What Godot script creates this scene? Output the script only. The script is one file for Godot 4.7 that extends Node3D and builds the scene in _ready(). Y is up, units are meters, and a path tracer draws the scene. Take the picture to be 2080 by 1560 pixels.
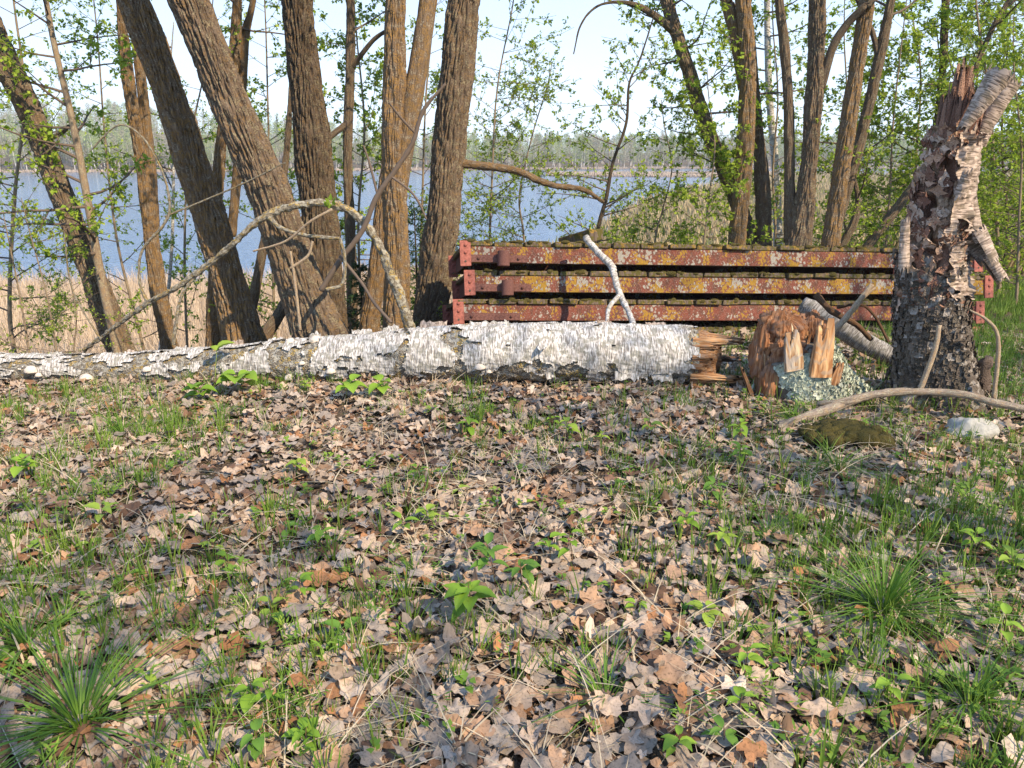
extends Node3D
# A fallen birch, stacked dock sections and a birch snag on a wooded lake bank in spring.
# Units are metres, y is up. The viewer stands at the origin and looks along -z.

const F := 1500.0
const PITCH := 17.5
const EYE := Vector3(0, 1.55, 0)
const LAKE_Y := -3.45

var rng := RandomNumberGenerator.new()
var ns := FastNoiseLite.new()      # broad
var nf := FastNoiseLite.new()      # fine
var nc := FastNoiseLite.new()      # cracks
var M := {}                        # materials
var bark_h := PackedByteArray()    # bark relief, 512 x 1024
var taken := {}

# ------------------------------------------------------------------ helpers
class MB:
	var v := PackedVector3Array()
	var uv := PackedVector2Array()
	var c := PackedColorArray()
	var ix := PackedInt32Array()
	var weld := PackedInt32Array()
	var col := Color(1, 1, 1)
	func vert(p: Vector3, u := Vector2.ZERO) -> int:
		v.append(p); uv.append(u); c.append(col)
		return v.size() - 1
	func tri(a: int, b: int, d: int) -> void:
		ix.append(a); ix.append(b); ix.append(d)
	func quad(a: int, b: int, d: int, e: int) -> void:
		ix.append(a); ix.append(b); ix.append(d)
		ix.append(a); ix.append(d); ix.append(e)
	func facet(p: Array) -> void:
		var k := v.size()
		for q in p: vert(q, Vector2(q.x + q.z * 0.3, q.y + q.z * 0.7))
		for j in range(1, p.size() - 1): tri(k, k + j, k + j + 1)
	func box(at: Vector3, size: Vector3, b := Basis.IDENTITY, jag := 0.0, r: RandomNumberGenerator = null) -> void:
		# a box with chamfered edges
		var h := size * 0.5
		var ch: float = min(0.12 * min(size.x, min(size.y, size.z)), 0.006)
		var k := PackedVector3Array()
		for sx in [-1, 1]:
			for sy in [-1, 1]:
				for sz in [-1, 1]:
					var j := Vector3.ZERO
					if r: j = Vector3(r.randf_range(-jag, jag), r.randf_range(-jag, jag), r.randf_range(-jag, jag))
					for ax in 3:
						var q := Vector3(sx * h.x, sy * h.y, sz * h.z)
						for o in 3:
							if o != ax: q[o] -= signf(q[o]) * ch
						k.append(q + j)
		var id := func(sx: int, sy: int, sz: int, ax: int) -> int: return (sx * 4 + sy * 2 + sz) * 3 + ax
		for ax in 3:
			var u := (ax + 1) % 3
			var w := (ax + 2) % 3
			for s in 2:
				var q: Array = []
				for st in [[0, 0], [1, 0], [1, 1], [0, 1]]:
					var t := [0, 0, 0]
					t[ax] = s; t[u] = st[0]; t[w] = st[1]
					q.append(id.call(t[0], t[1], t[2], ax))
				if s == 1: q.reverse()
				_poly(q, k, b, at, u, w)
		for ax in 3:   # edge strips along ax
			var u := (ax + 1) % 3
			var w := (ax + 2) % 3
			for su in 2:
				for sw in 2:
					var t0 := [0, 0, 0]
					t0[u] = su; t0[w] = sw
					var t1 := t0.duplicate()
					t1[ax] = 1
					var q: Array = [id.call(t0[0], t0[1], t0[2], u), id.call(t1[0], t1[1], t1[2], u), id.call(t1[0], t1[1], t1[2], w), id.call(t0[0], t0[1], t0[2], w)]
					if su == sw: q.reverse()
					_poly(q, k, b, at, ax, u)
	func _poly(q: Array, k: PackedVector3Array, b: Basis, at: Vector3, u: int, w: int) -> void:
		var s := v.size()
		for i in q:
			var p: Vector3 = k[i]
			var t := Vector2(p[u], p[w])
			if u == 1: t = Vector2(p[w], p[u])
			vert(at + b * p, t)
		quad(s, s + 1, s + 2, s + 3)
	func rings(P: PackedVector3Array, R: PackedFloat32Array, seg: int, urep := 1.0, vs := 1.0, shape: Variant = null, cap := true) -> void:
		# a tube through P; shape(point, angle, k) -> [radius offset, colour]
		var n := P.size()
		var t := (P[1] - P[0]).normalized()
		var x := t.cross(Vector3(0.13, 0.31, 0.94)).normalized()
		if absf(t.z) > 0.85: x = t.cross(Vector3(0, 1, 0)).normalized()
		var start := v.size()
		var along := 0.0
		for k in n:
			var tn := (P[mini(k + 1, n - 1)] - P[maxi(k - 1, 0)]).normalized()
			x = (x - tn * x.dot(tn)).normalized()
			var y := tn.cross(x)
			if k: along += P[k].distance_to(P[k - 1])
			for j in seg + 1:
				var a := TAU * float(j % seg) / seg
				var dir := x * cos(a) + y * sin(a)
				var r := R[k]
				if shape != null:
					var got: Array = shape.call(P[k] + dir * r, a, k, float(j) / seg, along)
					r += got[0]
					if got.size() > 1: col = got[1]
				vert(P[k] + dir * r, Vector2(float(j) / seg * urep, along * vs))
			weld.append(v.size() - 1 - seg); weld.append(v.size() - 1)
		for k in n - 1:
			for j in seg:
				var a := start + k * (seg + 1) + j
				quad(a, a + seg + 1, a + seg + 2, a + 1)
		if cap:
			for e in 2:
				var k := (n - 1) * e
				var m := vert(P[k], Vector2(0.5, 0.5))
				var first := start + k * (seg + 1)
				for j in seg:
					if e: tri(m, first + j + 1, first + j)
					else: tri(m, first + j, first + j + 1)
	func birch_uv(round_: float) -> void:
		# the dashes of birch bark run round the stem
		for k in uv.size(): uv[k] = Vector2(uv[k].y * 0.8, uv[k].x * round_ * 1.5)
	func mesh(origin := Vector3.ZERO) -> ArrayMesh:
		var nn := PackedVector3Array()
		nn.resize(v.size())
		for k in range(0, ix.size(), 3):
			var a := ix[k]; var b := ix[k + 1]; var d := ix[k + 2]
			var q := (v[d] - v[a]).cross(v[b] - v[a])
			nn[a] += q; nn[b] += q; nn[d] += q
		for k in range(0, weld.size(), 2):
			var s := nn[weld[k]] + nn[weld[k + 1]]
			nn[weld[k]] = s; nn[weld[k + 1]] = s
		for k in nn.size():
			nn[k] = nn[k].normalized() if nn[k].length_squared() > 1e-24 else Vector3.UP
			if origin != Vector3.ZERO: v[k] -= origin
		var A := []
		A.resize(Mesh.ARRAY_MAX)
		A[Mesh.ARRAY_VERTEX] = v; A[Mesh.ARRAY_NORMAL] = nn; A[Mesh.ARRAY_TEX_UV] = uv
		A[Mesh.ARRAY_COLOR] = c; A[Mesh.ARRAY_INDEX] = ix
		var m := ArrayMesh.new()
		m.add_surface_from_arrays(Mesh.PRIMITIVE_TRIANGLES, A)
		return m

func W(px: float, py: float, d: float) -> Vector3:
	var r := Vector3((px - 1040.0) / F, (780.0 - py) / F, -1.0).rotated(Vector3.RIGHT, -deg_to_rad(PITCH))
	return EYE + r * (d / -r.z)

func wide(px: float, py: float, d: float) -> float:    # metres that px pixels span at that depth
	var r := Vector3(0, (780.0 - py) / F, -1.0).rotated(Vector3.RIGHT, -deg_to_rad(PITCH))
	return px / F * (d / -r.z)

func on_ground(px: float, py: float) -> Vector3:
	var d := 0.9
	while d < 14.0:
		var p := W(px, py, d)
		if p.y <= ground_y(p.x, p.z): return Vector3(p.x, ground_y(p.x, p.z), p.z)
		d += 0.03
	return W(px, py, 8.0)

func numbered(called: String) -> String:
	var k: int = taken.get(called, 0)
	taken[called] = k + 1
	return called if k == 0 else "%s_%03d" % [called, k]

func thing(called: String, label: String, category: String, at := Vector3.ZERO, group := "") -> Node3D:
	var o := Node3D.new()
	o.name = numbered(called)
	add_child(o)
	o.position = at
	tag(o, label, category, group)
	return o

func tag(o: Node, label: String, category: String, group := "", kind := "") -> void:
	if label: o.set_meta("label", label)
	if category: o.set_meta("category", category)
	if group: o.set_meta("group", group)
	if kind: o.set_meta("kind", kind)

func put(mb: MB, called: String, m: Material, parent: Node3D) -> MeshInstance3D:
	# commits what mb holds (world positions) as one mesh under parent
	var o := MeshInstance3D.new()
	o.name = called if parent != self else numbered(called)
	var at := Vector3.ZERO
	var up: Node = parent
	while up != self:
		at += (up as Node3D).position
		up = up.get_parent()
	o.mesh = mb.mesh(at)
	o.material_override = m
	parent.add_child(o, true)
	return o

func struct(mb: MB, called: String, m: Material) -> MeshInstance3D:
	var o := put(mb, called, m, self)
	o.set_meta("kind", "structure")
	return o

func course(pts: Array, rads: Array, step: float) -> Array:
	# a smooth line through pts, cut to steps: [points, radii, position in pts]
	var P := PackedVector3Array()
	var R := PackedFloat32Array()
	var n := pts.size()
	for k in n - 1:
		var a: Vector3 = pts[k]; var b: Vector3 = pts[k + 1]
		var pa: Vector3 = pts[k - 1] if k > 0 else a * 2.0 - b
		var pb: Vector3 = pts[k + 2] if k + 2 < n else b * 2.0 - a
		var cut := maxi(1, int(ceil(a.distance_to(b) / step)))
		for j in cut:
			var t := float(j) / cut
			P.append(a.cubic_interpolate(b, pa, pb, t))
			R.append(lerpf(rads[k], rads[k + 1], t))
	P.append(pts[n - 1]); R.append(rads[n - 1])
	return [P, R]

func ball(x := 1.0) -> Vector3:
	return Vector3(rng.randfn(), rng.randfn(), rng.randfn()).normalized() * x

func ramp(a: float, b: float, x: float) -> float:
	return smoothstep(a, b, x)

# ------------------------------------------------------------------ the lie of the land
func edge_of_bank(x: float) -> float:
	return 5.7 + 1.6 * ramp(0.0, 2.5, x) + 5.0 * ramp(3.2, 6.5, x) + 6.0 * ramp(7.0, 30.0, x)

func shore(d: float) -> float:   # the lake lies left of this x
	if d < 27.0: return -999.0 if d < 24.0 else lerpf(-40.0, -9.0, (d - 24.0) / 3.0)
	if d < 49.0: return lerpf(-9.0, 4.8, ramp(27.0, 44.0, d))
	if d < 80.0: return lerpf(4.8, 13.5, (d - 49.0) / 31.0)
	return lerpf(13.5, 42.0, minf((d - 80.0) / 60.0, 1.0)) + maxf(0.0, d - 140.0) * 1.6

func far_shore(x: float) -> float:
	return 206.0 + 14.0 * sin(x * 0.02 + 1.0) + maxf(0.0, x) * 0.25

func ground_y(x: float, z: float) -> float:
	var d := -z
	var y := 0.0
	y -= 0.02 * maxf(0.0, d - 4.6)
	y -= 0.055 * maxf(0.0, -x - 0.6) * ramp(2.5, 5.5, d)
	y -= 0.05 * maxf(0.0, x - 3.0) * ramp(4.0, 7.0, d)
	var past := d - edge_of_bank(x)
	if past > 0: y -= 0.31 * past * past / (past + 0.8)
	if d < 13.0:
		y += 0.035 * ns.get_noise_2d(x * 0.9, z * 0.9) + 0.012 * ns.get_noise_2d(x * 5.0 + 40.0, z * 5.0)
	y = maxf(y, -3.36 + 0.05 * ns.get_noise_2d(x * 0.2, z * 0.2))
	if d > 22.0:
		var wet := ramp(-2.0, 2.5, shore(d) - x + 2.0 * ns.get_noise_2d(x * 0.3, z * 0.3)) * ramp(22.0, 27.5, d) * (1.0 - ramp(-6.0, 4.0, d - far_shore(x)))
		y -= wet * 1.2
		y += ramp(0.0, 90.0, d - far_shore(x)) * (4.0 + 8.0 * ramp(20.0, -160.0, x))
		y -= ramp(20.0, 120.0, x) * 0.0
	return y

# ------------------------------------------------------------------ textures
func nb(sd: int, freq: float, w: int, h: int, kind := FastNoiseLite.TYPE_SIMPLEX_SMOOTH, oct := 4) -> PackedByteArray:
	var n := FastNoiseLite.new()
	n.seed = sd; n.frequency = freq; n.noise_type = kind
	n.fractal_octaves = oct
	n.fractal_type = FastNoiseLite.FRACTAL_FBM if oct > 1 else FastNoiseLite.FRACTAL_NONE
	var im := n.get_seamless_image(w, h)
	im.convert(Image.FORMAT_L8)
	return im.get_data()

func stretched(sd: int, freq: float, w: int, h: int, h2: int, oct := 4, w2 := 0) -> PackedByteArray:
	var n := FastNoiseLite.new()
	n.seed = sd; n.frequency = freq
	n.fractal_octaves = oct
	var im := n.get_seamless_image(w, h)
	im.convert(Image.FORMAT_L8)
	im.resize(w2 if w2 else w, h2, Image.INTERPOLATE_CUBIC)
	return im.get_data()

func paint(w: int, h: int, f: Callable) -> ImageTexture:   # f(index, x, y) -> linear colour
	var b := PackedByteArray()
	b.resize(w * h * 3)
	for k in w * h:
		var q: Color = (f.call(k, k % w, k / w) as Color).linear_to_srgb()
		b[k * 3] = clampi(int(q.r * 255.0), 0, 255)
		b[k * 3 + 1] = clampi(int(q.g * 255.0), 0, 255)
		b[k * 3 + 2] = clampi(int(q.b * 255.0), 0, 255)
	return ImageTexture.create_from_image(Image.create_from_data(w, h, false, Image.FORMAT_RGB8, b))

func grey(w: int, h: int, b: PackedByteArray) -> ImageTexture:
	return ImageTexture.create_from_image(Image.create_from_data(w, h, false, Image.FORMAT_L8, b))

func mat(called: String, albedo: Texture2D, tint: Color, rough: float, relief: Texture2D = null, deep := 0.0) -> StandardMaterial3D:
	var m := StandardMaterial3D.new()
	m.resource_name = called
	m.albedo_color = tint.linear_to_srgb()
	m.albedo_texture = albedo
	m.roughness = rough
	m.metallic_specular = 0.35
	m.vertex_color_use_as_albedo = true
	m.cull_mode = BaseMaterial3D.CULL_DISABLED
	if relief:
		m.heightmap_enabled = true
		m.heightmap_texture = relief
		m.heightmap_scale = deep
	M[called] = m
	return m

func leafy(called: String, tint: Color, through: float, albedo: Texture2D = null) -> void:
	var m := mat(called, albedo, tint, 0.55)
	m.backlight_enabled = true
	m.backlight = Color(through, through, through).linear_to_srgb()

func triplanar(m: StandardMaterial3D, s: float) -> void:
	m.uv1_triplanar = true
	m.uv1_scale = Vector3(s, s, s)

func materials() -> void:
	# furrowed bark: stretched noise makes long ridges, cut across by a finer one
	var a := stretched(3, 0.021, 512, 130, 1024, 2)
	var a2 := stretched(5, 0.035, 512, 420, 1024, 3)
	var fine := nb(8, 0.06, 512, 1024, FastNoiseLite.TYPE_SIMPLEX_SMOOTH, 3)
	var blot := nb(9, 0.012, 512, 1024, FastNoiseLite.TYPE_SIMPLEX_SMOOTH, 5)
	bark_h.resize(512 * 1024)
	for k in 512 * 1024:
		var r := minf(1.0, absf(a[k] - 128.0) / 38.0)
		var q := minf(1.0, absf(a2[k] - 128.0) / 26.0)
		var h := r * (0.45 + 0.55 * q) * 0.8 + 0.2 * fine[k] / 255.0
		bark_h[k] = int(clampf(h, 0, 1) * 255.0)
	var bark_relief := grey(512, 1024, bark_h)
	var bark := paint(512, 1024, func(k, _x, _y):
		var s: float = a2[k] / 255.0
		var f: float = fine[k] / 255.0
		var q := Color(0.155, 0.118, 0.088).lerp(Color(0.27, 0.222, 0.18), clampf(s * 0.8 + f * 0.6 - 0.2, 0, 1))
		if blot[k] > 150 and f > 0.52: q = q.lerp(Color(0.40, 0.38, 0.26), 0.6)
		elif blot[k] < 96 and f > 0.5: q = q.lerp(Color(0.36, 0.24, 0.09), 0.5)
		return q)
	var bark_orange := paint(512, 1024, func(k, _x, _y):
		var s: float = a2[k] / 255.0
		var f: float = fine[k] / 255.0
		var q := Color(0.16, 0.115, 0.08).lerp(Color(0.28, 0.215, 0.155), clampf(s * 0.8 + f * 0.6 - 0.2, 0, 1))
		if blot[k] > 138 and f > 0.44: q = q.lerp(Color(0.34, 0.21, 0.06), 0.6)
		elif blot[k] < 92 and f > 0.55: q = q.lerp(Color(0.40, 0.39, 0.32), 0.6)
		return q)
	mat("bark", bark, Color(0.66, 0.61, 0.54), 0.95, bark_relief, 0.8)
	mat("bark_orange", bark_orange, Color(0.82, 0.76, 0.66), 0.95, bark_relief, 0.8)
	mat("bark_dark", bark, Color(0.46, 0.42, 0.36), 0.95, bark_relief, 0.8)
	mat("bark_smooth", bark, Color(1.1, 1.05, 0.95), 0.85, bark_relief, 0.15)
	mat("twig", null, Color(0.13, 0.098, 0.075), 0.9)
	mat("twig_grey", bark, Color(1.35, 1.35, 1.35), 0.9, bark_relief, 0.4)
	mat("twig_pale", bark, Color(1.7, 1.6, 1.45), 0.9, bark_relief, 0.2)
	# birch bark: white skin with thin dark dashes that run round the stem (v)
	var bw := 1024
	var bh := 512
	var dash := PackedByteArray()
	dash.resize(bw * bh)
	var r := RandomNumberGenerator.new()
	r.seed = 12
	for q in 3600:
		var x0 := r.randi_range(0, bw - 1)
		var y0 := r.randi_range(0, bh - 1)
		var ln := int(r.randf_range(8, 46))
		var wd := r.randf_range(0.9, 3.8)
		var lean := r.randf_range(-0.10, 0.10)
		var dark := r.randi_range(90, 255)
		for y in ln:
			var t := float(y) / ln
			var half := wd * sin(PI * clampf(t, 0.05, 0.95))
			for x in range(int(-half - 0.5), int(half + 1.5)):
				var at := ((y0 + y) % bh) * bw + posmod(x0 + x + int(lean * y), bw)
				dash[at] = maxi(dash[at], int(dark * clampf(half + 0.7 - absf(x), 0, 1)))
	var bn := nb(21, 0.02, bw, bh, FastNoiseLite.TYPE_SIMPLEX_SMOOTH, 5)
	var bn2 := nb(22, 0.09, bw, bh, FastNoiseLite.TYPE_SIMPLEX_SMOOTH, 3)
	var bstreak := stretched(23, 0.05, bw, 64, bh, 3)
	var birch := paint(bw, bh, func(k, _x, _y):
		var q := Color(0.60, 0.58, 0.545).lerp(Color(0.42, 0.39, 0.355), clampf((bstreak[k] - 110.0) / 120.0, 0, 1))
		q = q.lerp(Color(0.15, 0.13, 0.11), clampf(dash[k] / 255.0, 0, 1) * 0.95)
		if bn[k] > 140: q = q.lerp(Color(0.24, 0.23, 0.185), clampf((bn[k] - 140.0) / 36.0, 0, 1) * (0.5 + bn2[k] / 500.0))
		return q)
	var bhh := PackedByteArray()
	bhh.resize(bw * bh)
	for k in bw * bh: bhh[k] = clampi(190 - int(dash[k] * 0.5) + int(bstreak[k] * 0.25) - 30, 0, 255)
	mat("birch", birch, Color(1, 1, 1), 0.7, grey(bw, bh, bhh), 0.35)
	mat("birch_stem", birch, Color(0.95, 0.95, 0.95), 0.75, grey(bw, bh, bhh), 0.3)
	mat("birch_grey", birch, Color(0.55, 0.54, 0.53), 0.8, grey(bw, bh, bhh), 0.4)
	mat("birch_inner", birch, Color(0.80, 0.66, 0.57), 0.75, grey(bw, bh, bhh), 0.3)
	# old rough birch bark with grey-green crust and spots of yellow lichen
	var n1 := nb(31, 0.02, 512, 512)
	var n2 := nb(32, 0.07, 512, 512)
	var n3 := nb(33, 0.012, 512, 512)
	var rough_log := paint(512, 512, func(k, _x, _y):
		var q := Color(0.075, 0.062, 0.048).lerp(Color(0.30, 0.27, 0.22), n2[k] / 255.0)
		if n1[k] > 140: q = q.lerp(Color(0.40, 0.39, 0.34), 0.65)
		if n3[k] > 150 and n2[k] > 120: q = q.lerp(Color(0.40, 0.27, 0.05), 0.75)
		return q)
	var rel := grey(512, 512, n2)
	mat("lichen_branch", rough_log, Color(0.95, 0.93, 0.86), 0.95, rel, 0.5)
	M.lichen_branch.uv1_scale = Vector3(0.4, 1.2, 1)
	mat("rough_log", rough_log, Color(1, 1, 1), 0.95, rel, 1.2)
	# wood: fibres along v
	var w1 := stretched(41, 0.07, 512, 40, 512, 4)
	var w2 := nb(42, 0.015, 512, 512)
	var fibre := paint(512, 512, func(k, _x, _y):
		var q := Color(0.30, 0.155, 0.07).lerp(Color(0.62, 0.42, 0.24), clampf((w1[k] - 70.0) / 120.0, 0, 1))
		return q.lerp(Color(0.36, 0.30, 0.24), clampf((w2[k] - 135.0) / 60.0, 0, 0.7)))
	var fr := grey(512, 512, w1)
	mat("wood_orange", fibre, Color(0.72, 0.62, 0.55), 0.9, fr, 0.9)
	mat("wood_pale", fibre, Color(0.85, 0.95, 1.1), 0.9, fr, 0.8)
	mat("wood_tan", fibre, Color(0.9, 0.82, 0.74), 0.9, fr, 0.8)
	mat("wood_red", fibre, Color(0.62, 0.47, 0.42), 0.95, fr, 1.2)
	mat("wood_dark", fibre, Color(0.3, 0.26, 0.24), 0.95, fr, 0.8)
	mat("vertex_wood", null, Color(1, 1, 1), 0.95, rel, 1.0)
	triplanar(M.vertex_wood, 3.0)
	# red lead paint, rusted and spotted with lichen
	var p1 := nb(51, 0.008, 1024, 256)
	var p2 := nb(52, 0.036, 1024, 256, FastNoiseLite.TYPE_SIMPLEX_SMOOTH, 2)
	var p3 := nb(53, 0.10, 1024, 256, FastNoiseLite.TYPE_SIMPLEX_SMOOTH, 2)
	var y1 := nb(57, 0.055, 1024, 256, FastNoiseLite.TYPE_CELLULAR, 1)
	var y2 := nb(58, 0.065, 1024, 256, FastNoiseLite.TYPE_CELLULAR, 1)
	var y3 := nb(59, 0.006, 1024, 256)
	var p4 := nb(54, 0.02, 1024, 256)
	var paint_f := func(amount: float) -> Callable:
		return func(k, _x, _y):
			var q := Color(0.23, 0.070, 0.045).lerp(Color(0.14, 0.060, 0.042), clampf((p4[k] - 90.0) / 90.0, 0, 1))
			if p3[k] > 165: q = q.lerp(Color(0.34, 0.23, 0.19), 0.6)
			var ragged: float = (p3[k] - 128.0) * 0.45
			if y1[k] + ragged < 36.0 + amount + (p1[k] - 128.0) * 1.15: q = Color(0.47, 0.45, 0.40).lerp(Color(0.31, 0.30, 0.26), p3[k] / 255.0)
			if y2[k] + ragged < 30.0 + amount + (y3[k] - 128.0) * 1.15: q = Color(0.47, 0.28, 0.03).lerp(Color(0.30, 0.18, 0.035), p3[k] / 255.0)
			return q
	var prel := grey(1024, 256, p2)
	mat("red_rail", paint(1024, 256, paint_f.call(12.0)), Color(0.66, 0.64, 0.62), 0.8, prel, 0.35)
	mat("red_rail_clean", paint(1024, 256, paint_f.call(-14.0)), Color(0.72, 0.68, 0.66), 0.75, prel, 0.25)
	M.red_rail.uv1_scale = Vector3(0.7, 2.2, 1)
	M.red_rail_clean.uv1_scale = Vector3(0.7, 2.2, 1)
	var p5 := nb(55, 0.03, 256, 256)
	var plate := paint(256, 256, func(k, _x, _y): return Color(0.34, 0.115, 0.085).lerp(Color(0.23, 0.075, 0.056), clampf((p5[k] - 80.0) / 100.0, 0, 1)))
	mat("red_plate", plate, Color(1, 1, 1), 0.65, grey(256, 256, p5), 0.1)
	M.red_plate.uv1_scale = Vector3(4, 4, 1)
	mat("rust", plate, Color(0.48, 0.66, 0.72), 0.85, grey(256, 256, p5), 0.25)
	M.rust.uv1_scale = Vector3(6, 6, 1)
	# weathered planks
	var plank := paint(512, 512, func(k, _x, _y):
		var q := Color(0.10, 0.075, 0.055).lerp(Color(0.23, 0.185, 0.14), w1[k] / 255.0)
		if n1[k] > 118: q = q.lerp(Color(0.115, 0.105, 0.022), clampf((n1[k] - 118.0) / 25.0, 0, 0.9))
		if n3[k] > 160 and n2[k] > 120: q = q.lerp(Color(0.46, 0.28, 0.05), 0.7)
		return q)
	mat("plank", plank, Color(0.75, 0.72, 0.70), 0.95, fr, 0.6)
	var mossy := paint(512, 512, func(k, _x, _y): return Color(0.045, 0.036, 0.014).lerp(Color(0.125, 0.105, 0.024), n2[k] / 255.0))
	mat("moss", mossy, Color(1, 1, 1), 1.0, rel, 1.5)
	triplanar(M.moss, 4.0)
	# the forest floor under the leaves
	var soil := paint(512, 512, func(k, _x, _y): return Color(0.055, 0.038, 0.026).lerp(Color(0.20, 0.145, 0.10), clampf(n2[k] / 200.0 - 0.2, 0, 1)).lerp(Color(0.10, 0.115, 0.03), clampf((n3[k] - 140.0) / 60.0, 0, 0.5)))
	mat("soil", soil, Color(1, 1, 1), 1.0, rel, 2.0)
	M.soil.uv1_scale = Vector3(1.4, 1.4, 1)
	mat("lake_bed", soil, Color(0.6, 0.6, 0.6), 1.0)
	# dead leaf: veins spread from the stalk
	var lf := nb(61, 0.03, 256, 256)
	var leaf := paint(256, 256, func(k, x, y):
		var p := Vector2(x / 255.0 - 0.5, y / 255.0 - 0.08)
		var b := lerpf(0.80, 1.12, lf[k] / 255.0)
		if lf[k] < 78: b *= 0.72
		var ang := absf(p.angle() - PI / 2)
		var vein := 0.0
		for t in [0.0, 0.52, 1.1]:
			vein = maxf(vein, clampf(1.0 - absf(ang - t) * p.length() / 0.010, 0, 1))
		var side := fposmod(p.y * 9.0 - absf(p.x) * 7.0, 1.0)
		vein = maxf(vein, 0.5 * clampf(1.0 - absf(side - 0.5) / 0.10, 0, 1))
		b = lerpf(b, 1.22, vein * 0.6)
		return Color(b, b * lerpf(1.0, 0.97, lf[k] / 255.0), b * 0.97) * 0.8)
	leafy("dead_leaf", Color(1.2, 1.2, 1.2), 0.25, leaf)
	M.dead_leaf.roughness = 0.8
	leafy("leaf", Color(1, 1, 1), 0.9)
	leafy("blade", Color(1, 1, 1), 0.5)
	leafy("straw", Color(1, 1, 1), 0.3)
	mat("fungus", null, Color(0.60, 0.53, 0.45), 0.8, rel, 0.25)
	triplanar(M.fungus, 5.0)
	mat("plain", null, Color(1, 1, 1), 0.9)
	mat("lichen", null, Color(1, 1, 1), 1.0)
	var st := paint(256, 256, func(k, _x, _y): return Color(0.20, 0.195, 0.175).lerp(Color(0.46, 0.45, 0.40), p5[k] / 255.0))
	mat("stone", st, Color(1, 1, 1), 0.9, grey(256, 256, p5), 0.6)
	triplanar(M.stone, 3.0)
	var wv := stretched(71, 0.03, 256, 512, 512, 4, 512)
	var water := mat("water", null, Color(0.075, 0.14, 0.25), 0.1, grey(512, 512, wv), 3.5)
	water.metallic_specular = 0.5
	water.uv1_scale = Vector3(0.22, 0.22, 1)

# ------------------------------------------------------------------ plants
func leaf_card(mb: MB, at: Vector3, along: Vector3, up: Vector3, ln: float, wd: float) -> void:
	# a small folded leaf of four triangles
	var side := along.cross(up).normalized() * wd * 0.5
	var nrm := side.cross(along).normalized() * wd * 0.16
	var a := mb.vert(at, Vector2(0.5, 0))
	var l := mb.vert(at + along * ln * 0.42 + side + nrm, Vector2(0, 0.45))
	var r := mb.vert(at + along * ln * 0.42 - side + nrm, Vector2(1, 0.45))
	var m := mb.vert(at + along * ln * 0.5, Vector2(0.5, 0.5))
	var t := mb.vert(at + along * ln - nrm, Vector2(0.5, 1))
	mb.tri(a, m, l); mb.tri(a, r, m); mb.tri(l, m, t); mb.tri(m, r, t)

func green() -> Color:
	var t := rng.randf()
	return Color(0.21, 0.34, 0.025).lerp(Color(0.40, 0.49, 0.06), t) * rng.randf_range(0.8, 1.1)

func twig_leaves(lf: MB, P: PackedVector3Array, from: int, size: float, each: float) -> void:
	for k in range(from, P.size()):
		var t := (P[k] - P[k - 1]).normalized() if k else Vector3.UP
		var n := int(each + rng.randf())
		for j in n:
			lf.col = green()
			var along := (t * 0.5 + ball(0.8) + Vector3(0, -0.25, 0)).normalized()
			leaf_card(lf, P[k] + ball(size * 0.3), along, (Vector3.UP + ball(0.7)).normalized(), size * rng.randf_range(0.6, 1.25), size * rng.randf_range(0.5, 0.95))

func branch(wood: MB, lf: MB, from: Vector3, dir: Vector3, ln: float, rad: float, level: int, o: Dictionary) -> void:
	# a crooked shoot with side shoots; leaves on the last two orders
	var n := maxi(3, int(ln / (0.16 if level > 0 else 0.09)))
	var P := PackedVector3Array([from])
	var R := PackedFloat32Array([rad])
	var d := dir.normalized()
	for k in n:
		d = (d + ball(0.16) + Vector3(0, o.get("rise", 0.04), 0)).normalized()
		P.append(P[k] + d * ln / n)
		R.append(maxf(0.0018, rad * (1.0 - 0.85 * (k + 1.0) / n)))
	wood.rings(P, R, 6 if rad > 0.012 else (4 if rad > 0.005 else 3), 1.0, 1.0, null, false)
	if level <= 1: twig_leaves(lf, P, 1 if level == 0 else int(n * 0.3), o.leaf, o.each)
	if level > 0:
		var shoots := maxi(2, int(ln * o.get("shoots", 4.5)))
		for k in shoots:
			var t := lerpf(o.get("bare", 0.2), 1.0, (k + rng.randf()) / shoots)
			var i := clampi(int(t * n), 1, n)
			var axis := (P[i] - P[i - 1]).normalized()
			var out := axis.cross(ball()).normalized()
			branch(wood, lf, P[i], axis * 0.62 + out * rng.randf_range(0.5, 0.95), ln * rng.randf_range(0.28, 0.5) * (1.15 - 0.6 * t), maxf(0.0025, R[i] * 0.55), level - 1, o)

func trunk_skin(amp: float, urep: int, vs: float, flare_at := -999.0, flare := 0.0) -> Callable:
	return func(p: Vector3, a: float, _k: int, u: float, along: float) -> Array:
		var x := int(fposmod(u * urep, 1.0) * 511.0)
		var y := int(fposmod(along * vs, 1.0) * 1023.0)
		var e := amp * (bark_h[y * 512 + x] / 255.0 - 0.6)
		e += amp * 0.8 * ns.get_noise_3d(p.x * 2.2, p.y * 1.1, p.z * 2.2)
		if flare > 0.0:
			var t := clampf(1.0 - (p.y - flare_at) / 0.55, 0, 1)
			e += flare * t * t * (0.75 + 0.45 * sin(a * 4.0 + p.x * 3.0))
		return [e]

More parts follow.
